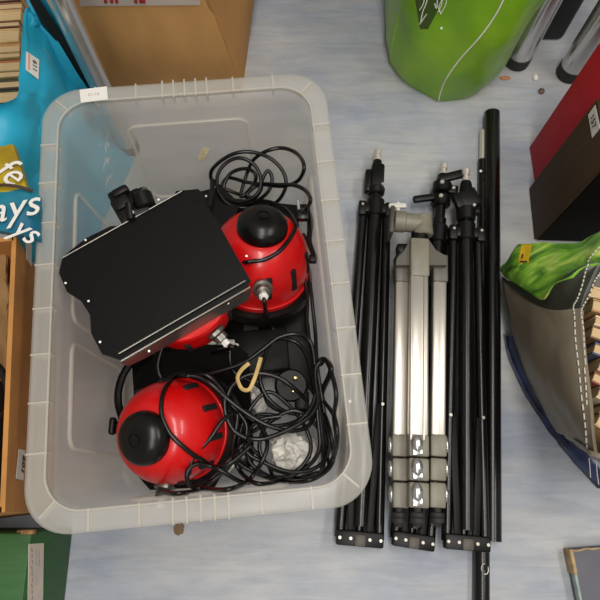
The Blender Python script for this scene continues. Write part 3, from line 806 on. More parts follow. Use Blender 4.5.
for pts in ([(421, 22), (423, 12), (427, 2), (427, -4)], [(420, 10), (424, 3), (425, -6)], [(441, 14), (446, 4), (447, -4)], [(441, 13), (439, 8), (441, 2), (445, -2)], [(438, 12), (442, 3), (440, -6)], [(420, 24), (427, 14)], [(435, 3), (437, 8), (438, -5)]):
    pa = trace(gh, pts, 4, .0014)
    if len(pa) > 1: b.tube(pa, .0011, 5)
pa = gh(441.5, 28, .0006)
b.lathe([(.0022, 0), (.0022, .0008), (0, .001)], pa, (CO - pa), 10)
b.build('script_lettering', mat('pale_print', (214, 222, 196), .6), gb)

# ================================================================== CHROME RACKS
def rack(label, legs, top_z, corners, shade_shelf=None):
    t = thing('metal_rack', label, 'rack', (legs[0].x, legs[0].y, 0), 'chrome tube racks')
    for p, r in legs_r(legs):
        b = MB(); b.cyl(V((p.x, p.y, .022)), V((p.x, p.y, top_z)), r, r, 32)
        lg = b.build('leg', M['chrome'], t)
        b = MB(); b.cyl(V((p.x, p.y, 0)), V((p.x, p.y, .03)), r + .0005, r + .001, 32, .003); b.build('leg_foot', M['rubber'], lg)
    if shade_shelf: b = MB(); b.box(*shade_shelf, None, .004); b.build('shade_shelf', mat('pale_laminate', (190, 186, 178), .5), t)  # out-of-view shelf board, added to shade the floor at the back
    for i in range(4):
        b = MB(); p_, q_ = legs[i], legs[(i + 1) % 4]
        b.cyl(V((p_.x, p_.y, top_z)), V((q_.x, q_.y, top_z)), .02, .02, 20); b.build('rail', M['chrome'], t)
    return t
def legs_r(legs): return [(p, .017 if p.x < 0 else .025) for p in legs]
lA = U(131, 150, 0); lB = U(516, 62, 0); lC = U(568, 74, 0)
rack('chrome tube rack whose round leg stands between the blue bag and cardboard box', [lA, lB, V((lB.x, lB.y + .55, 0)), V((lA.x, lB.y + .55, 0))], .72, [V((lA.x - .05, lA.y - .03, 0)), V((lB.x + .03, lB.y + .6, 0))], (((lA.x + lB.x) / 2, lB.y + .36, .745), (lB.x - lA.x + .3, .5, .02)))
rack('chrome tube rack at the right, its leg half behind the red box file', [lC, V((lC.x, lC.y + .5, 0)), V((lC.x + .9, lC.y + .5, 0)), V((lC.x + .9, lC.y, 0))], .72, [V((lC.x - .028, lC.y - .03, 0)), V((lC.x + .95, lC.y + .55, 0))])
# dark case standing between the legs
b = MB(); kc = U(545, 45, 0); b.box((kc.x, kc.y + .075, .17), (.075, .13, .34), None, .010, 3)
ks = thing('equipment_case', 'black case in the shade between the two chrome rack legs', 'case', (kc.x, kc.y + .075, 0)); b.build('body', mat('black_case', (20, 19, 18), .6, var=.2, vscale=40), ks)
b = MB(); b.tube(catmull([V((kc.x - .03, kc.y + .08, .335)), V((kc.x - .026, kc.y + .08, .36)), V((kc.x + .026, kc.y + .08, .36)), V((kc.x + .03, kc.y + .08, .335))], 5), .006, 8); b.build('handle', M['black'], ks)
# green object glimpsed behind the leg is the tied carrier strip
# ================================================================== CARDBOARD BOX (top)
Yb = U(170, 92, 0).y
hB = .235
bl = UY(98, 92, Yb); br_ = UY(241, 80, Yb)
bl0 = V((bl.x + .0, Yb, 0)); br0 = V((br_.x, Yb - .0, 0))
tl = UY(70, -8, Yb - .012); tr = UY(206, -8, Yb - .012)
hB = tl.z; tr.z = hB
bw = thing('cardboard_box', 'brown cardboard box with red printed white tape standing behind the tub', 'box', (0.5 * (bl0.x + br0.x), Yb + .12, 0))
dY = V((0, .27, 0))
b = MB()
rr_ = V((br0.x + .02, Yb + .27, 0)); rt_ = V((tr.x + .085, Yb + .27, hB))
rows = [[tl, tl.lerp(tr, .3) + V((0, -.006, 0)), tl.lerp(tr, .62) + V((0, -.012, 0)), tr], [tl.lerp(bl0, .5) + V((0, -.004, 0)), (tl.lerp(tr, .3)).lerp(bl0.lerp(br0, .3), .5) + V((0, -.014, 0)), tl.lerp(tr, .62).lerp(bl0.lerp(br0, .62), .5) + V((0, -.016, 0)), tr.lerp(br0, .5) + V((0, -.004, 0))], [bl0, bl0.lerp(br0, .3), bl0.lerp(br0, .62), br0]]
G = fine(rows, 6, 8, .003, 10, 4)
b.slab(G, lambda i, j: V((0, .008, 0)))
b.build('front_panel', M['card'], bw, 60); fv, ff = b.v, b.f
b = MB(); sG = fine([[tr, tr.lerp(rt_, .5) + V((.012, 0, 0)), rt_], [tr.lerp(br0, .5) + V((.002, 0, 0)), tr.lerp(rt_, .5).lerp(br0.lerp(rr_, .5), .5) + V((.018, 0, 0)), rt_.lerp(rr_, .5)], [br0, br0.lerp(rr_, .5), rr_]], 6, 8)
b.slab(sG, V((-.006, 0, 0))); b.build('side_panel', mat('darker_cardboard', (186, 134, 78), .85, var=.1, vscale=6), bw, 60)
b = MB(); b.prism([tl, tr, rt_, V((tl.x, Yb + .27, hB))], (0, 0, .006)); b.build('lid_flap', M['card'], bw)
b = MB(); b.prism([bl0, br0, rr_, V((bl0.x, Yb + .27, 0))], (0, 0, .006)); b.build('bottom_panel', M['card'], bw)
b = MB(); b.prism([V((tl.x, Yb + .27, hB)), rt_, rr_, V((bl0.x, Yb + .27, 0))], (0, -.006, 0)); b.prism([tl, V((tl.x, Yb + .27, hB)), V((bl0.x, Yb + .27, 0)), bl0], (.006, 0, 0)); b.build('back_panel', M['card'], bw)
# tape band across the top edge of the front
ch = surf_hit(fv, ff)
b = MB(); rows_t = []
for py in (-1.5, 2, 5.5):
    rows_t.append([h for h in (ch(px, py + (76 - px) * .010, .0012) for px in range(80, 204, 6)) if h])
m_ = min(len(r) for r in rows_t); rows_t = [r[:m_] for r in rows_t]
b.slab(rows_t, V((0, -.0006, 0))); tpb = b.build('tape_band', mat('white_tape', (206, 190, 178), .5), bw, 60)
b = MB()
for px in (106, 112, 117, 136, 141, 144):
    pp = [ch(px, y_, .0026) for y_ in (-2, 1.2)]
    if all(pp): b.tube(pp, .0026, 6)
b.build('tape_print', M['redink'], tpb)

# ================================================================== RED + BROWN BOX FILES (right)
def upright(name, label, cat, c0p, c1p, h, depth, m, bev=.003):
    p, q_ = U(*c0p, 0), U(*c1p, 0)
    d = q_ - p; aa = d.normalized(); ll = V((-aa.y, aa.x, 0)); ll = ll if ll.x > 0 else -ll
    t = thing(name, label, cat, (p + q_) / 2 + ll * depth / 2)
    b = MB(); b.box((p + q_) / 2 + ll * depth / 2 + V((0, 0, h / 2)), (depth, d.length, h), (ll, aa * -1, Z), bev, 3)
    return t, b, p, q_, aa, ll
M['redcloth'] = mat('red_cloth_board', (186, 26, 42), .6, spec=.25, var=.06, vscale=40, bump=.08, bscale=300)
t, b, p, q_, aa, ll = upright('box_file', 'red box file standing upright, plain red spine, behind the dark brown one', 'box file', (529, 147), (535, 185.5), .285, .24, M['redcloth'])
b.build('cover', M['redcloth'], t)
M['brown'] = mat('dark_brown_ribbed', (70, 53, 37), .6, spec=.15, var=.12, vscale=4, stretch=(1, 30, 1))
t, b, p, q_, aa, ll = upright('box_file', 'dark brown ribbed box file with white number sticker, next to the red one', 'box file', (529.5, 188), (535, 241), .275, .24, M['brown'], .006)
b.build('cover', mat('shaded_black_board', (12, 10, 9), .7, spec=.1), t)  # near-black sides: the shade on them is put into the colour
b = MB(); b.box((p + q_) / 2 - ll * .0002 + V((0, 0, .1375)), (.003, (q_ - p).length - .004, .271), (ll, aa * -1, Z), .001); b.build('spine', M['brown'], t)
b = MB()
for k in range(15):
    f = (k + .5) / 15; c = p.lerp(q_, f)
    b.cyl(c + V((0, 0, .006)) + ll * .0012, c + V((0, 0, .27)) + ll * .0012, .0028, n=8)
b.build('spine_rib', M['brown'], t)
def on_spine(px, py):
    d = ray(px, py); s_ = (p - CO).dot(ll) / d.dot(ll); return CO + d * s_ - ll * .0022
qs = [on_spine(*s_) for s_ in ((589.5, 115), (596.5, 105), (601.5, 128), (593.5, 138))]
b = MB(); b.prism(qs, ll * .0008); st = b.build('number_sticker', M['white'], t); st['label'] = 'white sticker numbered 157'
text('sticker_number', '157', sum(qs, V((0, 0, 0))) / 4 - ll * .0008, qs[3] - qs[0], qs[1] - qs[0], .016, M['ink'], st)

# ================================================================== CHARCOAL / LEAF TOTE (right)
def leafmat():
    m = bpy.data.materials.new('leaf_print'); m.use_nodes = True
    nt = m.node_tree; nd = nt.nodes; Lk = nt.links; b_ = nd['Principled BSDF']; b_.inputs['Roughness'].default_value = .38
    tc = nd.new('ShaderNodeTexCoord'); mp = nd.new('ShaderNodeMapping'); mp.inputs['Rotation'].default_value = (0, 0, .6); mp.inputs['Scale'].default_value = (1, 2.4, 1)
    Lk.new(tc.outputs['Object'], mp.inputs['Vector'])
    nz = nd.new('ShaderNodeTexNoise'); nz.inputs['Scale'].default_value = 17; nz.inputs['Distortion'].default_value = 1.2; nz.inputs['Detail'].default_value = 3
    Lk.new(mp.outputs['Vector'], nz.inputs['Vector'])
    cr = nd.new('ShaderNodeValToRGB'); e = cr.color_ramp.elements
    e[0].position = .30; e[0].color = lin((40, 62, 26)); e[1].position = .72; e[1].color = lin((205, 232, 110))
    x = e.new(.42); x.color = lin((84, 140, 40)); x = e.new(.56); x.color = lin((134, 190, 58))
    Lk.new(nz.outputs['Fac'], cr.inputs['Fac']); Lk.new(cr.outputs['Color'], b_.inputs['Base Color'])
    return m
M['leafprint'] = leafmat()
M['charcoal'] = mat('charcoal_woven_film', (128, 117, 99), .42, var=.06, vscale=30, bump=.06, bscale=50)
tote = thing('tote_bag', 'charcoal tote bag with green leaf print and double stitching, full of paper', 'bag', U(560, 340, 0))
rowsG = [[U(516, 250, .06), U(522, 243, .11), U(545, 242, .15), U(575, 241, .20), U(602, 228, .25), U(640, 214, .28)],
         [U(500, 266, .05), U(512, 262, .11), U(545, 262, .17), U(577, 256, .22), U(606, 243, .26), U(640, 232, .285)],
         [U(500, 274, .05), U(516, 283, .11), U(545, 284, .18), U(572, 276, .235), U(597, 262, .265), U(640, 250, .285)],
         [U(501, 276, .05), U(522, 289, .12), U(541, 300, .18), U(557, 282, .235), U(582, 266, .265), U(622, 254, .285)]]
rowsD = [rowsG[3][:5] + [U(604, 261, .275)],
         [U(501, 277, .05), U(522, 291, .12), U(541, 302, .18), U(559, 293, .233), U(580, 280, .257), U(597, 266, .272)],
         [U(501, 278, .05), U(522, 294, .12), U(540, 305, .18), U(560, 305, .228), U(573, 299, .25), U(587, 290, .262)],
         [U(501, 279, .05), U(521, 296, .12), U(540, 307, .18), U(560, 310, .225), U(572, 309, .243), U(580, 307, .252)]]
rowsC = [rowsD[3][:4] + [rowsD[3][5]],
         [U(504, 300, .05), U(523, 312, .12), U(542, 318, .18), U(562, 320, .225), U(579, 318, .25)],
         [U(512, 336, .045), U(528, 340, .12), U(548, 344, .19), U(566, 345, .23), U(581, 344, .25)],
         [U(523, 372, .04), U(537, 374, .12), U(555, 378, .19), U(571, 382, .235), U(586, 384, .255)],
         [U(541, 408, .04), U(551, 410, .11), U(564, 414, .18), U(577, 418, .23), U(590, 420, .255)],
         [U(556, 433, .05), U(564, 436, .10), U(573, 442, .16), U(583, 449, .21), U(593, 456, .245)]]
b = MB(); Gg = fine(rowsG, 7, 7, .006, 22, 2); b.slab(Gg, lambda i, j: V((.006, -.004, -.004)))
dp_ = MB(); Gd = fine(rowsD, 7, 7, .003, 22, 4); dp_.slab(Gd, lambda i, j: V((.006, -.004, -.004))); dp_.build('dark_band', mat('black_green_film', (44, 46, 36), .35, bump=.05, bscale=40), tote, 70)
lp = b.build('leaf_print_side', M['leafprint'], tote, 70); lp['label'] = 'glossy green leaf print panel'
gv, gf = b.v + dp_.v, b.f + [[i + len(b.v) for i in f] for f in dp_.f]
b = MB(); Gc = fine(rowsC, 7, 7, .004, 14, 5); b.slab(Gc, lambda i, j: V((.006, -.002, -.004)))
gp = b.build('charcoal_side', M['charcoal'], tote, 70); cv, cf_ = b.v, b.f
# inner wall under the overhang, down to the floor
b = MB()
lo = [U(522, 268, .05), U(520, 300, .045), U(527, 336, .045), U(538, 372, .04), U(556, 408, .04), U(572, 433, .05)]
lo0 = [V((p.x + .01, p.y, .002)) for p in lo]
Gi = fine([lo, [(a_ + c_) / 2 + V((.012, 0, 0)) for a_, c_ in zip(lo, lo0)], lo0], 6, 6); b.slab(Gi, V((.006, 0, 0)))
ne = [U(572, 433, .05), U(573, 442, .16), U(583, 449, .21), U(593, 456, .245), U(640, 470, .26)]
nf = [U(578, 444, .004), U(585, 451, .004), U(591, 457, .004), U(599, 462, .004), U(655, 480, .004)]
b.slab(fine([ne, [(a_ + c_) / 2 for a_, c_ in zip(ne, nf)], nf], 5, 5), V((0, .006, 0)))
lb0 = [V((p.x + .34, p.y, .002)) for p in lo0]
b.slab(fine([lo0, lb0], 6, 3), V((0, 0, .003)))
b.build('lower_side', M['charcoal'], tote, 70)
o_ = len(cv); hitT = surf_hit(gv + cv, gf + [[i + len(gv) for i in f] for f in cf_])
b = MB()
for pts in ([(600, 247), (591, 258), (586, 270), (583, 284), (578, 298), (574, 306), (575, 316), (576, 340), (579, 366), (582, 395), (586, 425), (588, 450)], [(600, 272), (594, 281), (588, 296), (582, 307), (580.5, 313), (582.5, 330), (583.5, 350), (586, 380), (587.5, 405)]):
    pa = trace(hitT, pts, 10, .0012)
    b = MB()
    for i in range(0, len(pa) - 2, 3): b.tube(pa[i:i + 3], .0010, 6)
    if b.v: b.build('stitching', mat('cream_thread', (206, 200, 184), .8), tote)
# yellow label patch in the corner
b = MB(); pa = [[hitT(x, y, .0012) for x in (x0, x0 + 5, x0 + 10)] for x0, y in ((522, 245), (520.5, 252), (519, 259), (518.5, 263))]
if all(h for r in pa for h in r):
    b.slab(fine(pa, 3, 3), V((.0006, 0, .0006))); yl = b.build('yellow_patch', mat('yellow_print', (232, 188, 18), .45), tote)
    b = MB()
    for pts in ([(521, 262), (525, 262.5), (528, 262)], [(523, 259), (523.5, 255)]):
        tr_ = trace(hitT, pts, 3, .0024)
        if len(tr_) > 1: b.tube(tr_, .0011, 5)
    b.build('patch_print', M['ink'], yl)
# papers in the tote: each one its own object
bookcols = [(206, 182, 140), (170, 128, 84), (214, 196, 160), (120, 92, 66), (90, 96, 120), (196, 168, 122), (140, 78, 60), (200, 186, 156), (96, 84, 72), (186, 150, 104), (214, 200, 170), (150, 116, 84)]
bm_cache = {}
def cmat(c):
    if c not in bm_cache:
        bm_cache[c] = mat('cover', c, .7, var=.14, vscale=60, stretch=(1, 6, 1))
    return bm_cache[c]
PG = mat('page_edges', (206, 178, 132), .85, var=.2, vscale=40, stretch=(1, 60, 60))
names_r = ['cream', 'brown', 'pale', 'dark brown', 'blue', 'tan', 'rust', 'off-white', 'charcoal', 'ochre', 'ivory', 'umber']
ordin = ['first', 'second', 'third', 'fourth', 'fifth', 'sixth', 'seventh', 'eighth', 'ninth', 'tenth', 'eleventh', 'twelfth']
def paper_book(label, c, size, axs, col, group, name='paperback_book'):
    t = thing(name, label, 'book', c - axs[2] * size[2] / 2, group)
    b = MB(); b.box(c, (size[0], size[1] - .002, size[2]), axs, .0006, 1); b.build('pages', PG, t)
    b = MB()
    for s_ in (-1, 1): b.box(c + axs[1] * s_ * (size[1] / 2 - .0012), (size[0] + .003, .0024, size[2] + .003), axs)
    b.build('cover', cmat(col), t)
    return t
y_px = 283
for k in range(10):
    dy = (13, 15, 12, 15, 14, 16, 13, 15, 14, 15, 16, 14)[k]
    pc = U(584 + k * 1.0, y_px + dy / 2, .235)
    zc = -(Rm.transposed() @ (pc - CO)).z
    th = dy * zc / 600 * .90
    ang = radians(-14 - k * 2.2)
    ax0 = V((cos(ang), sin(ang), 0)); ax1 = V((-sin(ang), cos(ang), 0))
    paper_book('worn %s paperback in the tote bag, %s from the leaf print end' % (names_r[k], ordin[k]), pc + ax0 * (.066 + .004 * (k % 3)) + V((0, 0, -.042 + .004 * (k % 2))), (.12, th, .08), (ax0, ax1, Z), bookcols[k], 'books in the tote bag')
    y_px += dy
# blue bag squashed under the tote
def bluemat():
    m = mat('blue_printed_film', (16, 18, 30), .26, col2=(46, 60, 104), vscale=22, detail=6); return m
b = MB()
rowsB = [[U(503, 333, .004), U(508, 336, .02), U(530, 334, .03), U(580, 330, .03)], [U(506, 352, .003), U(512, 354, .022), U(540, 354, .032), U(590, 350, .032)], [U(519, 385, .003), U(526, 384, .02), U(552, 384, .03), U(605, 380, .03)],
         [U(530, 404, .003), U(537, 403, .018), U(562, 404, .03), U(615, 410, .03)], [U(552, 436, .003), U(560, 437, .02), U(580, 440, .035), U(625, 440, .04)], [U(572, 462, .003), U(582, 463, .025), U(600, 462, .04), U(640, 460, .05)], [U(598, 489, .003), U(606, 488, .02), U(620, 486, .04), U(650, 484, .05)]]
bb = thing('carrier_bag', 'crumpled dark blue printed carrier bag flattened under the charcoal tote', 'bag', U(560, 400, 0))
Gb = fine(rowsB, 6, 6, .003, 30, 9); b.slab(Gb, lambda i, j: V((0, 0, -.002))); b.build('body', bluemat(), bb, 70)
hb_ = surf_hit(b.v, b.f); b = MB()
for pts in ([(589, 458), (590, 466), (591, 477)], [(596, 458), (597, 470), (599, 484)]):
    pa = trace(hb_, pts, 6, .001)
    if len(pa) > 2: b.tube(pa, .0008, 5)
if b.v: b.build('stitching', M['white'], bb)

# ================================================================== GREY BOX (bottom right)
g0 = U(563.5, 548, 0); g1 = U(574, 602, 0)
t = thing('flat_box', 'worn flat grey cardboard box with torn tan edges at the bottom right corner', 'box', (g0.x + .15, g0.y - .1, 0))
d = (g1 - g0).normalized(); ll = V((-d.y, d.x, 0)); ll = ll if ll.x > 0 else -ll
b = MB(); b.box(g0 + d * .125 + ll * .153 + V((0, 0, .012)), (.30, .25, .024), (ll, d * -1, Z), .002); b.build('lid', mat('grey_board', (96, 96, 104), .65, var=.12, vscale=10), t)
b = MB()
pa = [g0 + ll * (x + .003) + d * (.002 + .0022 * noise.noise(V((x * 70, 0, 0)))) + V((0, 0, .024)) for x in [i * .004 for i in range(60)]]
b.tube(pa, .0016, 6)
b.box(g0 + d * .018 + ll * .0015 + V((0, 0, .0125)), (.006, .036, .025), (ll, d * -1, Z), .002)
b.build('torn_edge', mat('torn_card', (172, 146, 110), .9, var=.25, vscale=90), t)
b = MB(); b.box(g0 + d * .14 + ll * .0015 + V((0, 0, .017)), (.005, .21, .014), (ll, d * -1, Z), .002); b.build('side_edge', mat('pale_edge', (150, 164, 160), .7, var=.2, vscale=60), t)

# ================================================================== GREEN BOX (bottom left)
X1 = U(70, 556, 0).x; Y1 = U(27, 533, .16).y; gz = (.157)
M['greenbox'] = mat('green_board', (42, 92, 38), .6, var=.10, vscale=30, stretch=(1, 6, 1))
t = thing('storage_box', 'dark green cardboard box with long white label strip at the bottom left', 'box', (X1 - .12, Y1 - .13, 0))
b = MB(); b.box((X1 - .12, Y1 - .13, gz / 2), (.24, .26, gz), None, .004); b.build('body', M['greenbox'], t)
xl = lambda px, py: UX(px, py, X1 + .0006)
b = MB(); q_ = [xl(28.5, 544), xl(43.5, 543), xl(42.5, 606), xl(27.5, 606)]; b.prism(q_, (.0006, 0, 0)); lbl = b.build('label_strip', mat('cream_label', (214, 200, 184), .75, var=.06, vscale=60), t)
b = MB()
for k in range(9):
    z_ = 548 + k * 6; 
    c = [xl(31 + (k % 3) * .4, z_), xl(31.5, z_ + 4)]; b.tube([c[0] + V((.0006, 0, 0)), c[1] + V((.0006, 0, 0))], .0007, 5)
for px in (35.5, 38.5): b.tube([xl(px, 550) + V((.0006, 0, 0)), xl(px, 566) + V((.0006, 0, 0))], .0004, 5)
b.build('label_print', mat('grey_ink', (120, 110, 104), .8), lbl)
b = MB(); b.box((X1 - .006, Y1 + .001, gz - .004), (.016, .006, .014), None, .0015); b.box((X1 - .012, Y1 + .001, gz - .010), (.02, .004, .012), None, .001)
b.build('torn_corner', mat('torn_brown', (150, 112, 74), .9, var=.3, vscale=80), t)

# ================================================================== OPEN CARDBOARD BOX (left)
zt = .29
e0, e1 = U(16.5, 236, zt), U(5, 512, zt)
d = (e1 - e0); Lb = d.length; aa = d.normalized(); ll = V((aa.y, -aa.x, 0)); ll = ll if ll.x < 0 else -ll   # to the left
t = thing('cardboard_box', 'open orange-brown cardboard box left of the tub, sticker 601 on its side', 'box', (e0 + e1) / 2 + ll * .15 - V((0, 0, zt)))
b = MB(); cc = (e0 + e1) / 2
SL = ll * .055 - V((0, 0, zt - .002))
b.prism([e0, e1, e1 + SL, e0 + SL], ll * .006); w1 = b.build('side_panel', M['card2'], t)
b = MB(); b.box(cc - V((0, 0, zt / 2)) + ll * .30, (.006, Lb, zt), (ll, aa, Z), .001)
for e_, s_ in ((e0, 1), (e1, -1)): b.prism([e_ + ll * .004, e_ + ll * .30, e_ + ll * .30 - V((0, 0, zt - .002)), e_ + ll * .004 + SL], aa * s_ * .006)
b.build('end_panel', M['card2'], t)
b = MB(); b.box(cc - V((0, 0, zt - .003)) + ll * .18, (.24, Lb - .006, .006), (ll, aa, Z)); b.build('bottom_panel', M['card2'], t)
def on_side(px, py):
    dd = ray(px, py); nn_ = aa.cross(SL).normalized(); s_ = (e0 - CO).dot(nn_) / dd.dot(nn_); return CO + dd * s_ + NS * .0006
NS = aa.cross(SL).normalized(); NS = NS if NS.dot(CO - e0) > 0 else -NS
qs = [on_side(*s_) for s_ in ((18, 449), (24.6, 450.5), (22.6, 480.5), (15.2, 478.5))]
b = MB(); b.prism(qs, NS * .0005); st = b.build('number_sticker', M['white'], w1); st['label'] = 'white sticker numbered 601'
text('sticker_number', '601', (qs[0] * .3 + qs[1] * .7 + qs[2] * .7 + qs[3] * .3) / 2 + NS * .0012, qs[3] - qs[0], qs[1] - qs[0], .016, M['ink'], st, bold=.0003)
qs = [on_side(*s_) for s_ in ((25, 240), (31, 244), (31, 267), (26, 259))]
b = MB(); b.prism(qs, NS * .0005); b.build('paper_label', M['white'], w1)
# its contents
b = MB(); rk = [[U(-30, 238, .18), U(-8, 240, .24), U(9, 248, .25), U(16, 258, .20)], [U(-30, 280, .20), U(-8, 285, .245), U(9, 290, .25), U(16, 298, .20)], [U(-30, 330, .18), U(-8, 330, .22), U(8, 326, .24), U(14, 332, .20)], [U(-30, 365, .16), U(-8, 365, .20), U(6, 372, .22), U(12, 370, .18)]]
b.slab(fine(rk, 7, 7, .010, 26, 4), V((0, 0, -.004))); tag(b.build('kraft_paper', M['kraft'], None, 25), 'crumpled brown packing paper inside the open cardboard box', 'paper')
b = MB(); b.tube(catmull([U(-14, 362, .25), U(-3, 366, .255), U(4, 376, .255), U(9, 392, .25), U(10, 405, .24), U(4, 415, .22), U(-10, 420, .20)], 7), .0050, 10)
tag(b.build('cable', M['cable']), 'thick black cable curving out of the open cardboard box', 'cable')
b = MB(); b.box(U(-22, 440, .12), (.08, .17, .10), None, .02, 3); tag(b.build('camera_case', mat('black_nylon', (24, 22, 21), .75, bump=.1, bscale=200), None), 'dark black case inside the near end of the open cardboard box', 'case')

# ================================================================== BOOK ROW (top left)
cols_l = [(96, 60, 52), (150, 110, 80), (208, 178, 124), (120, 76, 60), (212, 176, 116), (204, 150, 92), (150, 128, 84), (190, 120, 78), (128, 118, 76), (84, 78, 70), (60, 72, 50), (130, 66, 58), (70, 60, 54), (196, 160, 104), (206, 178, 120)]
nm_l = ['plum', 'tan brown', 'cream', 'dark brown', 'buff', 'orange', 'olive', 'terracotta', 'khaki', 'slate', 'dark green', 'maroon', 'charcoal', 'ochre', 'ivory']
ordl = ordin + ['thirteenth', 'fourteenth', 'fifteenth']
y_px = -8
for k in range(11):
    dy = (11, 8, 12, 7, 15, 10, 7, 12, 8, 9, 14)[k]
    pc = U(10, y_px + dy / 2, .20); zc = -(Rm.transposed() @ (pc - CO)).z
    ang = radians(5); ax0 = V((cos(ang), sin(ang), 0)); ax1 = V((-sin(ang), cos(ang), 0))
    xr = U(21, y_px + dy / 2, .20)
    paper_book('worn %s book beside the turquoise bag, %s from the top' % (nm_l[k], ordl[k]), V((xr.x - .066 + random.uniform(-.004, .002), pc.y, .105 + random.uniform(-.004, .003))), (.13, dy * zc / 600 * .95 / .86, .19), (ax0, ax1, Z), cols_l[k], 'books in the row at the top left')
    y_px += dy

# ================================================================== TURQUOISE BAGS
M['turq'] = mat('turquoise_film', (46, 180, 212), .42, col2=(30, 160, 196), vscale=7, bump=.06, bscale=40)
tq = thing('carrier_bag', 'plain turquoise carrier bag with white lot sticker left of the tub', 'bag', U(100, 190, 0) + V((-.08, 0, 0)))
b = MB()
rowsT = [[U(24, 6, .30), U(28, 6, .30), U(31, 20, .29)],
         [U(22, 45, .30), U(31, 50, .285), U(45, 52, .25)],
         [U(20, 98, .295), U(36, 96, .27), U(62, 90, .20)],
         [U(-14, 116, .29), U(30, 122, .25), U(86, 122, .10)],
         [U(-20, 146, .28), U(36, 150, .22), U(118, 146, .02)],
         [U(-10, 180, .27), U(50, 178, .16), U(132, 168, .004)],
         [U(10, 215, .24), U(66, 200, .10), U(112, 203, .003)],
         [U(24, 262, .20), U(66, 262, .06), U(98, 268, .003)]]
for r in rowsT[2:]: pass
b.slab(fine(rowsT, 9, 7, .010, 13, 3), lambda i, j: V((.012, .03, -.03))); b.build('body', M['turq'], tq, 70)
ht = surf_hit(b.v, b.f)
qs = [ht(*p_, .0012) for p_ in ((25.3, 51.5), (38.5, 60), (37.8, 80), (25, 70))]
b = MB()
if all(qs):
    b.prism(qs, (.0006, -.0003, .0006)); st = b.build('lot_sticker', M['white'], tq); st['label'] = 'white sticker with a small printed lot number'
    nn = (qs[1] - qs[0]).cross(qs[3] - qs[0]).normalized(); nn = nn if nn.dot(CO - qs[0]) > 0 else -nn
    cq = sum(qs, V((0, 0, 0))) / 4
    text('sticker_number', '611', cq + (qs[1] - qs[0]) * .12 + nn * .0012, qs[3] - qs[0], qs[1] - qs[0], .012, M['ink'], st)
    b = MB(); b.tube([qs[0].lerp(qs[1], .18).lerp(qs[3].lerp(qs[2], .18), .1) + nn * .001, qs[0].lerp(qs[1], .18).lerp(qs[3].lerp(qs[2], .18), .9) + nn * .001], .0012, 5); b.build('sticker_print', mat('pink_ink', (214, 150, 130), .8), st)
# second, paler turquoise bag behind, white script along its foot
tq2 = thing('carrier_bag', 'second turquoise bag squeezed behind the first, white script near its foot', 'bag', U(118, 175, 0) + V((-.03, .05, 0)))
b = MB()
rowsT2 = [[U(26, 0, .31), U(31, -3, .312)], [U(44, 40, .255), U(57, 40, .255)], [U(66, 80, .18), U(84, 84, .18)], [U(88, 118, .08), U(106, 116, .08)], [U(112, 150, .012), U(124, 138, .012)], [U(116, 160, .004), U(134, 158, .004)]]
b.slab(fine(rowsT2, 6, 7, .003, 15, 6), lambda i, j: V((-.012, .02, -.006))); b.build('body', mat('pale_turquoise_film', (52, 178, 210), .4, var=.08, vscale=12), tq2, 70)
h2 = surf_hit(b.v, b.f)
def both(px, py, off=.001):
    c = [x for x in (ht(px, py, off), h2(px, py, off)) if x]
    return min(c, key=lambda v: (v - CO).length) if c else None
b = MB()
for pts in ([(103, 168), (104.5, 163), (106, 158), (107, 164), (108.5, 158)], [(106, 152), (105, 147), (107, 143), (108.5, 148)], [(106, 140), (108, 136), (107, 131)], [(101, 172), (104, 170)], [(105, 185), (108, 178), (112, 174)], [(106, 178), (110, 183)], [(99, 146), (101, 144)], [(112, 183), (115, 186)]):
    pa = trace(both, pts, 4, .0012)
    if len(pa) > 1: b.tube(pa, .0010, 5)
if b.v: b.build('script_lettering', M['white'], tq2)
b = MB()
for tri_ in ([(43, 48), (49, 48), (50, 60)],):
    hh = [h2(*p_, .0012) or ht(*p_, .0012) for p_ in tri_]
    if all(hh): b.prism(hh, (0, 0, .0005))
if b.v: b.build('white_patch', M['white'], tq2)
# black board standing in the gap, and a blue bag beyond it
b = MB(); b.prism([U(27, -4, .335), U(36, -6, .335), U(98, 90, .14), U(90, 93, .14)], (-.004, .004, -.12)); tag(b.build('display_board', mat('black_board', (16, 15, 16), .6)), 'thin black board wedged between the turquoise bags and the chrome leg', 'board')
b = MB(); b.slab(fine([[U(36, -4, .33), U(52, -6, .33)], [U(57, 30, .26), U(69, 34, .26)], [U(87, 78, .16), U(95, 82, .15)], [U(97, 100, .08), U(105, 104, .07)]], 6, 7, .004, 18, 11), lambda i, j: V((-.008, .018, -.02)))
tag(b.build('carrier_bag', mat('deep_turquoise_film', (30, 140, 172), .4, var=.2, vscale=16)), 'third turquoise bag, a narrow strip between black board and chrome rack leg', 'bag')
b = MB()
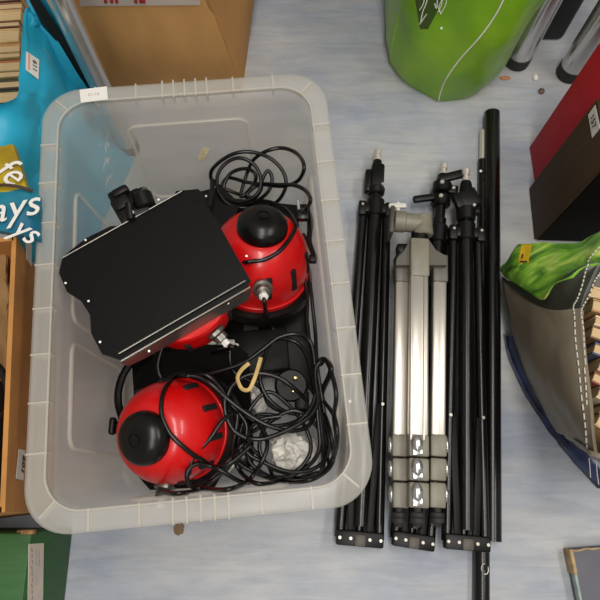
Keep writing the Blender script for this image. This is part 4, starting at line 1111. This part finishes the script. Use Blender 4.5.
# ================================================================== YELLOW / TEAL BAG WITH SCRIPT
yz = .305
ybg = thing('carrier_bag', 'yellow and teal carrier bag with large white script lettering, lying on box', 'bag', U(10, 195, yz) - V((0, 0, .02)))
b = MB()
rowsY = [[U(-20, 148, yz), U(0, 146, yz), U(13, 144, yz)], [U(-20, 170, yz + .004), U(2, 168, yz + .006), U(20, 165, yz)], [U(-20, 196, yz), U(6, 194, yz + .002), U(27, 190, yz - .002)]]
b.slab(fine(rowsY, 6, 6, .002, 30, 1), V((0, 0, -.012))); b.build('yellow_side', mat('yellow_film', (196, 172, 22), .45, col2=(150, 120, 18), vscale=14), ybg, 60)
b = MB()
rowsY = [[U(-20, 192, yz + .001), U(6, 192, yz + .003), U(25, 187, yz - .001), U(40, 196, yz - .012)], [U(-20, 212, yz + .002), U(8, 212, yz + .004), U(28, 210, yz), U(40, 212, yz - .012)], [U(-20, 226, yz + .001), U(8, 232, yz + .001), U(28, 236, yz), U(40, 240, yz - .012)]]
b.slab(fine(rowsY, 6, 6, .002, 30, 7), V((0, 0, -.012))); b.build('teal_side', mat('teal_film', (28, 132, 152), .45, col2=(18, 100, 130), vscale=14), ybg, 60)
def ytext(s, px, py, size, ang):
    xd = V((cos(radians(ang)), sin(radians(ang)), 0)); text('script_lettering', s, U(px, py, yz + .0075), xd, V((-xd.y, xd.x, 0)), size, M['white'], ybg, shear=.25, bold=.0001)
ytext('fe', 10, 172, .050, -35); ytext('ays', 14, 208, .052, 14); ytext('ys', 26, 231, .042, -30)
# dark handle strap across
b = MB(); b.tube(catmull([U(-10, 186, yz + .010), U(6, 185, yz + .012), U(20, 187, yz + .008), U(33, 191, yz)], 5), .0022, 8); b.build('strap', mat('brown_strap', (70, 48, 34), .7), ybg)

# ================================================================== FLOOR LITTER
crumple(535.5, 77.5, .003, .004, .006, .003, 31, 'paper_scrap', 'tiny white scrap on the floor between the chrome legs', M['white'], 'scrap')
b = MB(); pz_ = U(541, 92, 0); b.lathe([(.004, 0), (.0062, .0025), (.006, .005), (.003, .0075), (.0025, .0065), (0, .0065)], pz_, Z, 16)
tag(b.build('bead', mat('bronze_bead', (132, 110, 98), .3, metal=.6)), 'small round brown bead on the floor near the red box file', 'bead')
crumple(505, 78, .0016, .010, .004, .0016, 33, 'card_scrap', 'small orange-brown scrap on the floor by the chrome leg', mat('orange_scrap', (186, 128, 90), .8), 'scrap')
crumple(179, 529, .0016, .007, .008, .0016, 35, 'leaf_crumb', 'small brown crumb on the floor in front of the tub', mat('crumb', (120, 96, 70), .8), 'scrap')

# ================================================================== LIGHT
def area(name, loc, size, sy, power, col=(1, .97, .92), rot=(0, 0, 0)):
    d = bpy.data.lights.new(name, 'AREA'); d.shape = 'RECTANGLE'; d.size = size; d.size_y = sy; d.energy = power; d.color = col
    o = bpy.data.objects.new(name, d); COL.objects.link(o); o.location = loc; o.rotation_euler = rot
area('ceiling_light', (.15, .15, 2.6), .35, 1.5, 27)
area('ceiling_light', (1.5, .3, 2.6), .35, 1.5, 22)
area('ceiling_light', (.0, -1.4, 2.6), .5, 1.4, 22)
W = bpy.data.worlds.new('room_light'); S.world = W; W.use_nodes = True
W.node_tree.nodes['Background'].inputs[0].default_value = (1, .97, .93, 1)
W.node_tree.nodes['Background'].inputs[1].default_value = .26
S.view_settings.view_transform = 'Standard'; S.view_settings.look = 'None'; S.view_settings.gamma = 1; S.view_settings.use_curve_mapping = False
S.view_settings.exposure = 0.0
S.cycles.max_bounces = 10; S.cycles.transparent_max_bounces = 24
